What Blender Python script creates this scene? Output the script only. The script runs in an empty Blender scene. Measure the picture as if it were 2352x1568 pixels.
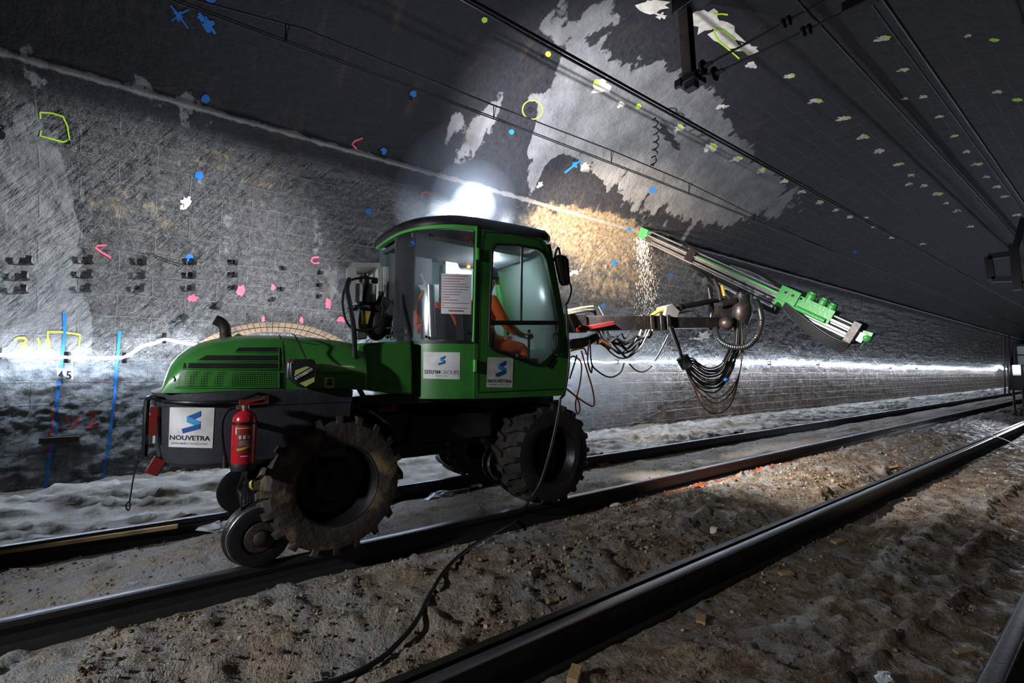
import bpy, bmesh, math, random
import numpy as np
from mathutils import Vector, Matrix
SC = bpy.context.scene
COL = SC.collection
R = math.radians
random.seed(7)

# ---------------------------------------------------------------- camera
F, H = 1045.0, 1.25
PITCH = math.atan(72 / F)
YAW = math.atan(1446 / F * math.cos(PITCH))
cf = np.array([math.cos(YAW) * math.cos(PITCH), math.sin(YAW) * math.cos(PITCH), math.sin(PITCH)])
cr = np.array([math.sin(YAW), -math.cos(YAW), 0.0])
cu = np.cross(cr, cf)
ORG = np.array([0, 0, H])
cam = bpy.data.cameras.new('camera')
cam.sensor_width = 36
cam.lens = 36 * F / 2352
cam.clip_start = .02
cam.clip_end = 300
camo = bpy.data.objects.new('camera', cam)
COL.objects.link(camo)
camo.matrix_world = Matrix(((cr[0], cu[0], -cf[0], 0), (cr[1], cu[1], -cf[1], 0), (cr[2], cu[2], -cf[2], H), (0, 0, 0, 1)))
SC.camera = camo

# ---------------------------------------------------------------- exposure, world, renderer limits
SC.view_settings.view_transform = 'Standard'
SC.view_settings.look = 'None'
SC.view_settings.gamma = 1
SC.view_settings.use_curve_mapping = False
SC.view_settings.exposure = 0.9
W = bpy.data.worlds.new('tunnel_air')
SC.world = W
W.use_nodes = True
W.node_tree.nodes['Background'].inputs[0].default_value = (.35, .45, .7, 1)
W.node_tree.nodes['Background'].inputs[1].default_value = .003
SC.cycles.max_bounces = 5
SC.cycles.diffuse_bounces = 2
SC.cycles.glossy_bounces = 3
SC.cycles.transmission_bounces = 4
SC.cycles.volume_bounces = 0
SC.cycles.transparent_max_bounces = 8
SC.cycles.sample_clamp_indirect = 4
SC.cycles.adaptive_threshold = .02
SC.cycles.caustics_reflective = False
SC.cycles.caustics_refractive = False


def light(name, kind, loc, power, color, target=None, size=.1, angle=60, blend=.5):
    l = bpy.data.lights.new(name, kind)
    l.energy = power
    l.color = color
    if kind == 'AREA':
        l.size = size
    else:
        l.shadow_soft_size = size
    if kind == 'SPOT':
        l.spot_size = R(angle)
        l.spot_blend = blend
    o = bpy.data.objects.new(name, l)
    o.location = loc
    if target is not None:
        o.rotation_euler = (Vector(target) - Vector(loc)).to_track_quat('-Z', 'Y').to_euler()
    COL.objects.link(o)
    return o


LAMP = (2.16, 3.60, 2.815)
light('roof_work_light', 'POINT', (LAMP[0] - .03, LAMP[1] - .09, LAMP[2] + .02), 60, (.78, .86, 1), size=.05)
light('rear_wall_light', 'SPOT', (LAMP[0] + .03, LAMP[1] + .11, LAMP[2] + .03), 950, (.86, .92, 1), (-.5, 6.9, 1.6), .05, 84, 1)
light('front_boom_light', 'SPOT', (3.0, 4.1, 2.80), 2900, (1, .84, .66), (6.6, 6.2, 4.05), .04, 46, 1)
light('front_ceiling_light', 'SPOT', (2.7, 3.9, 2.82), 900, (.90, .92, 1), (5.3, 5.3, 5.0), .03, 92, 1)
light('front_track_light', 'SPOT', (3.3, 3.75, 2.40), 1100, (1, .95, .88), (8.0, 3.1, -.1), .04, 78, 1)
light('rear_tunnel_light', 'SPOT', (-4.2, 1.9, 2.5), 500, (.93, .97, 1), (.9, 2.9, .6), .10, 62, 1)
light('near_track_light', 'POINT', (2.5, -1.0, 3.2), 6, (1, .84, .64), size=.2)
light('cab_fill_light', 'POINT', (2.45, 3.75, 2.33), 24, (.85, .95, 1), size=.05)  # added lamp, brightens the cab interior and the misted windscreen


# ---------------------------------------------------------------- pixel rays (for measuring places)
def ray(px, py):
    return cf + cr * (px - 1176) / F - cu * (py - 784) / F


def AY(px, py, y):
    d = ray(px, py)
    return Vector(ORG + d * (y / d[1]))


def AZ(px, py, z):
    d = ray(px, py)
    return Vector(ORG + d * ((z - H) / d[2]))


def AX(px, py, x):
    d = ray(px, py)
    return Vector(ORG + d * (x / d[0]))


def AW(px, py, w):
    return Vector(ORG + ray(px, py) * w)


def proj(P):
    v = P - ORG
    w = v @ cf
    w = np.where(w < .05, .05, w)
    return 1176 + F * (v @ cr) / w, 784 - F * (v @ cu) / w


# ---------------------------------------------------------------- noise
def _h(ix, iy, s):
    n = (ix * 374761393 + iy * 668265263 + s * 1442695041) & 0xffffffff
    n = ((n ^ (n >> 13)) * 1274126177) & 0xffffffff
    return ((n ^ (n >> 16)) & 0xffff) / 65535.0


def vnoise(x, y, s=0):
    xi = np.floor(x).astype(np.int64); yi = np.floor(y).astype(np.int64)
    fx = x - xi; fy = y - yi
    fx = fx * fx * (3 - 2 * fx); fy = fy * fy * (3 - 2 * fy)
    a = _h(xi, yi, s); b = _h(xi + 1, yi, s); c = _h(xi, yi + 1, s); d = _h(xi + 1, yi + 1, s)
    return (a + (b - a) * fx) * (1 - fy) + (c + (d - c) * fx) * fy


def fbm(x, y, s=0, o=4, g=.5):
    t = 0; a = 1; n = 0
    for i in range(o):
        t = t + a * vnoise(x * 2 ** i + 17.3 * i, y * 2 ** i - 9.1 * i, s + i); n += a; a *= g
    return t / n


# ---------------------------------------------------------------- materials
M = {}


def mat(name, color, rough=.5, metal=0, var=.0, vscale=8, bump=0, bscale=30, color2=None, spec=.5, emit=None, estr=0, coat=0, alpha=1, trans=0, ior=1.45):
    m = bpy.data.materials.new(name)
    m.use_nodes = True
    nt = m.node_tree
    b = nt.nodes['Principled BSDF']
    b.inputs['Base Color'].default_value = (*color, 1)
    b.inputs['Roughness'].default_value = rough
    b.inputs['Metallic'].default_value = metal
    b.inputs['Specular IOR Level'].default_value = spec
    b.inputs['Coat Weight'].default_value = coat
    b.inputs['Alpha'].default_value = alpha
    b.inputs['Transmission Weight'].default_value = trans
    b.inputs['IOR'].default_value = ior
    if emit:
        b.inputs['Emission Color'].default_value = (*emit, 1)
        b.inputs['Emission Strength'].default_value = estr
    tc = nt.nodes.new('ShaderNodeTexCoord')
    if var or color2:
        n = nt.nodes.new('ShaderNodeTexNoise')
        n.inputs['Scale'].default_value = vscale
        n.inputs['Detail'].default_value = 5
        nt.links.new(tc.outputs['Object'], n.inputs['Vector'])
        cr_ = nt.nodes.new('ShaderNodeValToRGB')
        c2 = color2 or tuple(c * .4 for c in color)
        lo = .5 - .25 * (1 - var) if var else .4
        cr_.color_ramp.elements[0].position = .5 - .2
        cr_.color_ramp.elements[0].color = (*c2, 1)
        cr_.color_ramp.elements[1].position = .5 - .2 + max(.03, .4 * (1 - var) if var else .2)
        cr_.color_ramp.elements[1].color = (*color, 1)
        nt.links.new(n.outputs['Fac'], cr_.inputs['Fac'])
        nt.links.new(cr_.outputs['Color'], b.inputs['Base Color'])
    if bump:
        n2 = nt.nodes.new('ShaderNodeTexNoise')
        n2.inputs['Scale'].default_value = bscale
        n2.inputs['Detail'].default_value = 4
        nt.links.new(tc.outputs['Object'], n2.inputs['Vector'])
        bp = nt.nodes.new('ShaderNodeBump')
        bp.inputs['Strength'].default_value = bump
        bp.inputs['Distance'].default_value = .02
        nt.links.new(n2.outputs['Fac'], bp.inputs['Height'])
        nt.links.new(bp.outputs['Normal'], b.inputs['Normal'])
    M[name] = m
    return m


mat('green_paint', (.045, .21, .038), .32, var=.35, vscale=2.5, color2=(.028, .12, .026), coat=.3, bump=.03, bscale=3)
mat('green_light', (.12, .55, .10), .35)
mat('drill_green', (.035, .25, .055), .4, var=.5, vscale=14, color2=(.05, .22, .06), bump=.2)
mat('black_paint', (.012, .013, .017), .45, var=.3, vscale=6, color2=(.03, .028, .026))
mat('cast_grey', (.035, .037, .045), .5, bump=.12, bscale=60, var=.3, vscale=5, color2=(.02, .02, .024))
mat('black_metal', (.012, .012, .014), .4, .3, bump=.1)
mat('rubber', (.014, .013, .013), .75, bump=.3, bscale=40, var=.4, vscale=7, color2=(.045, .032, .02))
mat('muddy_rubber', (.03, .026, .022), .7, bump=.4, bscale=25, var=.6, vscale=6, color2=(.17, .115, .055))
mat('hose_rubber', (.012, .012, .014), .38)
mat('hose_orange', (.75, .22, .04), .45)
mat('hose_brown', (.16, .07, .03), .5)
mat('rust_metal', (.045, .03, .024), .55, .2, var=.5, vscale=12, color2=(.02, .018, .018), bump=.3)
mat('boom_metal', (.02, .018, .02), .4, .4, var=.5, vscale=7, color2=(.055, .036, .026), bump=.15)
mat('steel', (.55, .56, .6), .25, .9, bump=.05)
mat('aluminium', (.42, .43, .46), .3, .9, var=.4, vscale=9, color2=(.25, .25, .27))
mat('rail_steel', (.03, .028, .03), .42, .5, bump=.15, bscale=20)
mat('rail_head', (.22, .22, .25), .38, .9, bump=.05, bscale=60, var=.3, vscale=4, color2=(.2, .19, .2))
mat('white_paint', (.72, .72, .75), .4)
mat('cream', (.62, .6, .58), .5, var=.3, vscale=6, color2=(.4, .38, .36))
mat('sticker_white', (.72, .70, .72), .4, var=.2, vscale=9, color2=(.5, .48, .47))
mat('logo_dark_blue', (.012, .07, .30), .4)
mat('logo_light_blue', (.03, .28, .55), .4)
mat('ink', (.02, .022, .05), .5)
mat('ink_grey', (.25, .26, .3), .5)
mat('ink_red', (.5, .05, .06), .5)
mat('ink_blue', (.08, .2, .5), .5)
mat('red_paint', (.42, .012, .02), .25, coat=.4)
mat('red_dull', (.22, .015, .012), .5, var=.3, color2=(.14, .02, .02))
mat('yellow_paint', (.65, .42, .05), .45, var=.3, color2=(.3, .2, .05))
mat('lime_sticker', (.55, .6, .2), .5)
mat('orange_cloth', (.95, .14, .02), .8, bump=.3, bscale=12)
mat('reflective', (.7, .72, .75), .35)
mat('black_cloth', (.012, .012, .015), .8)
mat('skin', (.45, .25, .17), .6)
mat('hair', (.02, .015, .012), .7)
mat('wood', (.45, .29, .14), .65, var=.4, vscale=6, color2=(.26, .16, .08), bump=.3)
mat('plastic_white', (.75, .8, .9), .2, bump=.6, bscale=14)
mat('wire_metal', (.012, .012, .014), .4, .4)
mat('rubber_dark', (.008, .008, .009), .6)
mat('interior_grey', (.09, .10, .11), .6)
mat('seat_black', (.012, .012, .014), .7)
mat('pale_blue', (.30, .42, .48), .45)
mat('foil', (.35, .42, .42), .35, .3, bump=.5, bscale=5)
mat('led_emit', (1, 1, 1), emit=(.72, .84, 1), estr=50)
mat('lamp_emit', (1, 1, 1), emit=(.85, .92, 1), estr=160)
mat('far_lamp_emit', (1, 1, 1), emit=(.75, .8, 1), estr=60)
mat('display_orange', (.1, .02, 0), emit=(1, .16, .02), estr=6)
mat('paint_blue', (.015, .15, .5), .6)
mat('paint_pink', (.9, .10, .16), .6)
mat('paint_red', (.6, .07, .06), .6)
mat('paint_yellow', (.62, .75, .06), .6)
mat('paint_lime', (.45, .75, .04), .6)
mat('plaster_pale', (.74, .68, .58), .8, bump=.5, bscale=10, var=.3, vscale=8, color2=(.5, .45, .38))
mat('hole_black', (.004, .004, .004), .9)
mat('sign_plate', (.55, .58, .55), .5)
mat('bracket_black', (.006, .006, .007), .5)
mat('bracket_grey', (.27, .26, .25), .5)


def glass(name, tint, fac=.85, rough=.08):
    m = bpy.data.materials.new(name)
    m.use_nodes = True
    nt = m.node_tree
    nt.nodes.clear()
    o = nt.nodes.new('ShaderNodeOutputMaterial')
    t = nt.nodes.new('ShaderNodeBsdfTransparent'); t.inputs[0].default_value = (*tint, 1)
    g = nt.nodes.new('ShaderNodeBsdfGlossy'); g.inputs['Roughness'].default_value = rough
    d = nt.nodes.new('ShaderNodeBsdfDiffuse'); d.inputs[0].default_value = (.5, .55, .6, 1)
    mx = nt.nodes.new('ShaderNodeMixShader'); mx.inputs[0].default_value = 1 - fac
    mx2 = nt.nodes.new('ShaderNodeMixShader')
    fr = nt.nodes.new('ShaderNodeFresnel'); fr.inputs[0].default_value = 1.5
    nt.links.new(t.outputs[0], mx.inputs[1]); nt.links.new(d.outputs[0], mx.inputs[2])
    nt.links.new(fr.outputs[0], mx2.inputs[0]); nt.links.new(mx.outputs[0], mx2.inputs[1]); nt.links.new(g.outputs[0], mx2.inputs[2])
    nt.links.new(mx2.outputs[0], o.inputs[0])
    M[name] = m


glass('clear_plastic', (.95, .96, .98), .95, .10)
glass('door_glass', (.88, .94, .93), .94, .1)

# green mesh grille
m = mat('green_grille', (.03, .16, .02), .5)
nt = m.node_tree; b = nt.nodes['Principled BSDF']
tc = nt.nodes.new('ShaderNodeTexCoord'); vo = nt.nodes.new('ShaderNodeTexVoronoi')
vo.inputs['Scale'].default_value = 75; vo.inputs['Randomness'].default_value = .05
rp = nt.nodes.new('ShaderNodeValToRGB')
rp.color_ramp.elements[0].position = .32; rp.color_ramp.elements[0].color = (.003, .012, .003, 1)
rp.color_ramp.elements[1].position = .42; rp.color_ramp.elements[1].color = (.03, .17, .02, 1)
nt.links.new(tc.outputs['Object'], vo.inputs['Vector']); nt.links.new(vo.outputs['Distance'], rp.inputs['Fac'])
nt.links.new(rp.outputs['Color'], b.inputs['Base Color'])


# ---------------------------------------------------------------- mesh builder
OFF = {}


def tag(o, label=None, cat=None, group=None, kind=None):
    if label: o['label'] = label
    if cat: o['category'] = cat
    if group: o['group'] = group
    if kind: o['kind'] = kind
    return o


def empty(name, loc, label=None, cat=None, group=None):
    o = bpy.data.objects.new(name, None)
    o.location = loc
    o.empty_display_size = .1
    COL.objects.link(o)
    OFF[o] = Vector(loc)
    return tag(o, label, cat, group)


def V3(*a):
    return Vector(a)


class MB:
    def __init__(s):
        s.v = []; s.f = []; s.m = []

    def add(s, vs, fs, mi=0):
        n = len(s.v)
        s.v += [tuple(p) for p in vs]
        s.f += [tuple(i + n for i in f) for f in fs]
        s.m += [mi] * len(fs)
        return s

    def box(s, a, b, mi=0, rot=None):
        x0, y0, z0 = a; x1, y1, z1 = b
        vs = [V3(x, y, z) for x in (x0, x1) for y in (y0, y1) for z in (z0, z1)]
        if rot:
            c = V3((x0 + x1) / 2, (y0 + y1) / 2, (z0 + z1) / 2)
            vs = [c + rot @ (v - c) for v in vs]
        return s.add(vs, [(0, 1, 3, 2), (4, 6, 7, 5), (0, 4, 5, 1), (2, 3, 7, 6), (0, 2, 6, 4), (1, 5, 7, 3)], mi)

    def beam(s, p, q, w, h, mi=0, up=V3(0, 0, 1), w2=None, h2=None):
        p = Vector(p); q = Vector(q); d = (q - p).normalized()
        sd = d.cross(up).normalized(); u = sd.cross(d).normalized()
        w2 = w if w2 is None else w2; h2 = h if h2 is None else h2
        vs = []
        for c, ww, hh in ((p, w, h), (q, w2, h2)):
            vs += [c + sd * ww / 2 + u * hh / 2, c - sd * ww / 2 + u * hh / 2, c - sd * ww / 2 - u * hh / 2, c + sd * ww / 2 - u * hh / 2]
        return s.add(vs, [(0, 1, 2, 3), (7, 6, 5, 4), (0, 4, 5, 1), (1, 5, 6, 2), (2, 6, 7, 3), (3, 7, 4, 0)], mi)

    def prism(s, poly, vec, mi=0):
        n = len(poly); vec = Vector(vec)
        vs = [Vector(p) for p in poly] + [Vector(p) + vec for p in poly]
        fs = [tuple(range(n))[::-1], tuple(range(n, 2 * n))] + [(i, (i + 1) % n, (i + 1) % n + n, i + n) for i in range(n)]
        return s.add(vs, fs, mi)

    def tube(s, pts, r, n=10, mi=0, caps=True):
        pts = [Vector(p) for p in pts]
        rs = r if isinstance(r, (list, tuple)) else [r] * len(pts)
        rings = []
        prev = None
        for i, p in enumerate(pts):
            a = pts[max(i - 1, 0)]; b = pts[min(i + 1, len(pts) - 1)]
            d = (b - a).normalized()
            if prev is None:
                u = d.orthogonal().normalized()
            else:
                u = (prev - d * prev.dot(d)).normalized()
            prev = u
            w = d.cross(u)
            rings.append([p + (u * math.cos(2 * math.pi * k / n) + w * math.sin(2 * math.pi * k / n)) * rs[i] for k in range(n)])
        return s.loft(rings, True, caps, mi)

    def loft(s, rings, closed=True, caps=True, mi=0):
        n = len(rings[0]); vs = [p for r_ in rings for p in r_]; fs = []
        for i in range(len(rings) - 1):
            for k in range(n if closed else n - 1):
                k2 = (k + 1) % n
                fs.append((i * n + k, i * n + k2, (i + 1) * n + k2, (i + 1) * n + k))
        if caps:
            fs.append(tuple(range(n))[::-1]); fs.append(tuple(range((len(rings) - 1) * n, len(rings) * n)))
        return s.add(vs, fs, mi)

    def lathe(s, prof, o, axis=(0, 0, 1), n=32, mi=0, caps=False):
        ax = Vector(axis).normalized(); u = ax.orthogonal().normalized(); w = ax.cross(u); o = Vector(o)
        rings = [[o + ax * h + (u * math.cos(2 * math.pi * k / n) + w * math.sin(2 * math.pi * k / n)) * max(r_, 1e-4) for k in range(n)] for r_, h in prof]
        return s.loft(rings, True, caps, mi)

    def ball(s, c, r, n=12, mi=0, sc=(1, 1, 1)):
        c = Vector(c); rings = []
        for i in range(n // 2 + 1):
            a = math.pi * i / (n // 2)
            rings.append([c + V3(math.sin(a) * math.cos(2 * math.pi * k / n) * r * sc[0], math.sin(a) * math.sin(2 * math.pi * k / n) * r * sc[1], math.cos(a) * r * sc[2]) for k in range(n)])
        return s.loft(rings, True, False, mi)

    def build(s, name, mats, parent=None, smooth=True, bevel=0, angle=38, label=None, solid=0):
        mats = mats if isinstance(mats, (list, tuple)) else [mats]
        off = OFF.get(parent, V3(0, 0, 0)) if parent else V3(0, 0, 0)
        me = bpy.data.meshes.new(name)
        me.from_pydata([(p[0] - off[0], p[1] - off[1], p[2] - off[2]) for p in s.v], [], s.f)
        for mm in mats:
            me.materials.append(M[mm] if isinstance(mm, str) else mm)
        if len(mats) > 1:
            me.polygons.foreach_set('material_index', s.m)
        bm = bmesh.new(); bm.from_mesh(me)
        bmesh.ops.recalc_face_normals(bm, faces=bm.faces)
        bm.to_mesh(me); bm.free()
        if smooth:
            me.polygons.foreach_set('use_smooth', [True] * len(me.polygons))
            me.set_sharp_from_angle(angle=R(angle))
        me.update()
        o = bpy.data.objects.new(name, me)
        COL.objects.link(o)
        if parent:
            o.parent = parent
        OFF[o] = off
        if solid:
            md = o.modifiers.new('thick', 'SOLIDIFY'); md.thickness = solid; md.offset = 0
        if bevel:
            md = o.modifiers.new('bev', 'BEVEL'); md.width = bevel; md.segments = 2; md.limit_method = 'ANGLE'; md.angle_limit = R(40)
        if label: o['label'] = label
        return o


def curve(pts, n=8):
    """Catmull-Rom through the points."""
    P = [Vector(p) for p in pts]
    P = [P[0] * 2 - P[1]] + P + [P[-1] * 2 - P[-2]]
    out = []
    for i in range(1, len(P) - 2):
        for k in range(n):
            t = k / n
            out.append(.5 * ((2 * P[i]) + (P[i + 1] - P[i - 1]) * t + (2 * P[i - 1] - 5 * P[i] + 4 * P[i + 1] - P[i + 2]) * t * t + (3 * P[i] - P[i - 1] - 3 * P[i + 1] + P[i + 2]) * t ** 3))
    out.append(P[-2])
    return out


def resample(loop, n):
    L = [Vector(p) for p in loop]
    ds = [(L[(i + 1) % len(L)] - L[i]).length for i in range(len(L))]
    T = sum(ds); out = []
    for k in range(n):
        t = T * k / n; i = 0
        while t > ds[i] and i < len(L) - 1:
            t -= ds[i]; i += 1
        out.append(L[i].lerp(L[(i + 1) % len(L)], t / max(ds[i], 1e-9)))
    return out


def frame_ring(mb, outer, inner, vec, mi=0):
    """A plate with a hole: outer and inner loops (same winding), extruded by vec. Matched by direction from the hole's centre."""
    inn = resample(inner, 120)
    c = sum(inn, V3(0, 0, 0)) / len(inn)
    O_ = [Vector(p) for p in outer]
    vec = Vector(vec)
    nrm = vec.normalized()
    e1 = (inn[0] - c).normalized(); e2 = nrm.cross(e1)

    def hit(d):
        best = None
        for i in range(len(O_)):
            a = O_[i] - c; b = O_[(i + 1) % len(O_)] - c
            ax, ay = a.dot(e1), a.dot(e2); bx, by = b.dot(e1), b.dot(e2)
            dx, dy = d.dot(e1), d.dot(e2)
            den = dx * (by - ay) - dy * (bx - ax)
            if abs(den) < 1e-12: continue
            t = (ax * (by - ay) - ay * (bx - ax)) / den
            u = (ax * dy - ay * dx) / den
            if t > 0 and -1e-6 <= u <= 1 + 1e-6 and (best is None or t > best): best = t
        return c + d * best if best else c + d
    out = [hit(p - c) for p in inn]
    n = len(inn)
    # snap nearest ring point to each true corner
    for q in O_:
        k = min(range(n), key=lambda i: (out[i] - q).length)
        out[k] = q
    mb.loft([out, inn, [p + vec for p in inn], [p + vec for p in out], out], True, False, mi)


# ---------------------------------------------------------------- decals on upright surfaces
def plan_hit(px, py, plan, off=0):
    """Where the ray through a pixel meets an upright surface given by its plan (x, y) polyline, nearest hit."""
    d = ray(px, py); best = None
    for (ax, ay), (bx, by) in zip(plan[:-1], plan[1:]):
        ex, ey = bx - ax, by - ay
        den = d[0] * ey - d[1] * ex
        if abs(den) < 1e-9: continue
        t = (ax * ey - ay * ex) / den
        u = (ax * d[1] - ay * d[0]) / den
        if t > 0 and -.001 <= u <= 1.001 and (best is None or t < best): best = t
    if best is None:
        q = min(plan, key=lambda p: abs(proj(np.array([p[0], p[1], 1.3]))[0] - px))
        best = math.hypot(*q) / math.hypot(d[0], d[1])
    return Vector(ORG + d * best * (1 - off / 3.5))


class Decal:
    """Maps unit coordinates (0..1, y down) on a four-cornered patch in the picture to the surface there."""
    def __init__(s, quad, hit):
        s.q = quad; s.hit = hit

    def px(s, u, v):
        (ax, ay), (bx, by), (cx, cy), (dx, dy) = s.q
        return ((ax * (1 - u) + bx * u) * (1 - v) + (dx * (1 - u) + cx * u) * v, (ay * (1 - u) + by * u) * (1 - v) + (dy * (1 - u) + cy * u) * v)

    def __call__(s, u, v, off=.003):
        return s.hit(*s.px(u, v), off)

    def patch(s, mb, quad=((0, 0), (1, 0), (1, 1), (0, 1)), off=.003, nu=8, nv=6, mi=0):
        rows = []
        (ax, ay), (bx, by), (cx, cy), (dx, dy) = quad
        for j in range(nv + 1):
            v = j / nv; row = []
            for i in range(nu + 1):
                u = i / nu
                row.append(s((ax * (1 - u) + bx * u) * (1 - v) + (dx * (1 - u) + cx * u) * v, (ay * (1 - u) + by * u) * (1 - v) + (dy * (1 - u) + cy * u) * v, off))
            rows.append(row)
        mb.loft(rows, False, False, mi)


def text_verts(txt, bold=0.0):
    cu_ = bpy.data.curves.new('txt', 'FONT'); cu_.body = txt; cu_.size = 1; cu_.offset = bold
    cu_.resolution_u = 3
    o = bpy.data.objects.new('txt', cu_); COL.objects.link(o)
    dg = bpy.context.evaluated_depsgraph_get()
    me = bpy.data.meshes.new_from_object(o.evaluated_get(dg))
    vs = [v.co.copy() for v in me.vertices]; fs = [tuple(p.vertices) for p in me.polygons]
    bpy.data.objects.remove(o); bpy.data.curves.remove(cu_); bpy.data.meshes.remove(me)
    if not vs: return vs, fs
    x0 = min(v.x for v in vs); x1 = max(v.x for v in vs); y0 = min(v.y for v in vs); y1 = max(v.y for v in vs)
    vs = [((v.x - x0) / (x1 - x0), 1 - (v.y - y0) / max(y1 - y0, .01)) for v in vs]
    return vs, fs


def decal_text(mb, dec, txt, box, off=.005, bold=0.0, mi=0):
    vs, fs = text_verts(txt, bold)
    u0, v0, u1, v1 = box
    mb.add([dec(u0 + (u1 - u0) * a, v0 + (v1 - v0) * b_, off) for a, b_ in vs], fs, mi)


def logo(mb, dec, box, off=.005):
    u0, v0, u1, v1 = box
    g = lambda pts: [(u0 + (u1 - u0) * a, v0 + (v1 - v0) * b_) for a, b_ in pts]
    dec.patch(mb, g([(.28, .26), (1, 0), (1, .24), (.6, .42)]), off, 3, 3, 0)
    dec.patch(mb, g([(.26, .25), (.26, .51), (.98, .76), (.98, .47)]), off + .0006, 3, 3, 1)
    dec.patch(mb, g([(.98, .58), (.98, .80), (.08, 1.02), (0, .82)]), off + .0012, 3, 3, 0)


# ---------------------------------------------------------------- tunnel shell
TR, TY, TZ = 4.15, 2.75, 1.7
ZB = -.35
L0 = TZ - ZB                      # upright part
LARC = math.pi * TR
S_LEDGE = L0 + TR * math.asin((4.22 - TZ) / TR)


def tun(x, s):
    """Point and inward normal at distance x along the tunnel, s metres along the profile from the foot of the left wall."""
    s = np.asarray(s, float)
    a = np.clip((s - L0) / TR, 0, math.pi)
    low = s < L0; high = s > L0 + LARC
    y = np.where(low, TY + TR, np.where(high, TY - TR, TY + TR * np.cos(a)))
    z = np.where(low, ZB + s, np.where(high, TZ - (s - L0 - LARC), TZ + TR * np.sin(a)))
    ny = np.where(low, -1, np.where(high, 1, -np.cos(a)))
    nz = np.where(low | high, 0, -np.sin(a))
    return y, z, ny, nz


def on_wall(px, py, off=0.0):
    """Where the ray meets the smooth tunnel lining; returns the point, pulled 'off' metres into the tunnel."""
    d = ray(px, py)
    a = d[1] ** 2 + d[2] ** 2; b_ = 2 * (-TY * d[1] + (H - TZ) * d[2]); c = TY ** 2 + (H - TZ) ** 2 - TR * TR
    t = (-b_ + math.sqrt(b_ * b_ - 4 * a * c)) / 2 / a
    p = ORG + d * t
    if p[2] < TZ:
        t = (TY + TR) / d[1]; p = ORG + d * t
        n = np.array([0, -1, 0])
    else:
        n = np.array([0, TY - p[1], TZ - p[2]]) / TR
    return Vector(p + n * off)


def wall_xs(p):
    if p[2] < TZ and p[1] > TY: return p[0], p[2] - ZB
    return p[0], L0 + TR * math.atan2(p[2] - TZ, p[1] - TY)


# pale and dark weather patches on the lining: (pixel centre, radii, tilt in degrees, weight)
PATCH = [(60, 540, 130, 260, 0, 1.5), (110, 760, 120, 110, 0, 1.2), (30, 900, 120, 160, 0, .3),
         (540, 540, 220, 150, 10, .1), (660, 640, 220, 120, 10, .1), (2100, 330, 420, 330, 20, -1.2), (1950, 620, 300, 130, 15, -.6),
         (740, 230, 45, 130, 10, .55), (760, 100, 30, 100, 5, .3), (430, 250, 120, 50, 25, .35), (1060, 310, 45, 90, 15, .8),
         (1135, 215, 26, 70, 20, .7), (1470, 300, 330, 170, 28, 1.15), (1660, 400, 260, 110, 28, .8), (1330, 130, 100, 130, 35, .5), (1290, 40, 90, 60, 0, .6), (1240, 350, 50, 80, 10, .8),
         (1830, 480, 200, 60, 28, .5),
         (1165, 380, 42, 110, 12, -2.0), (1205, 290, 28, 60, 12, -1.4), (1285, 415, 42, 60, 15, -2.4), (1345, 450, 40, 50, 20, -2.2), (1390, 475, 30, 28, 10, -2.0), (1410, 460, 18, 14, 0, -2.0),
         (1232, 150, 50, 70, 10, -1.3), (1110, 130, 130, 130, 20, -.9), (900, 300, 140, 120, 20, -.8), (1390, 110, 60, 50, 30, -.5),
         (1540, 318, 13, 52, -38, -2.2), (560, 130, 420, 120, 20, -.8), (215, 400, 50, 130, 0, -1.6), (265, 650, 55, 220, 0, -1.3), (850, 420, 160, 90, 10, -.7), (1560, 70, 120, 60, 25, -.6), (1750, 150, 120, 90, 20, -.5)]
OCHRE = [(1340, 530, 150, 60, 12, 1.2), (1420, 600, 130, 110, 10, .8), (300, 480, 160, 50, 15, .5), (520, 380, 200, 40, 15, .5)]


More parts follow.
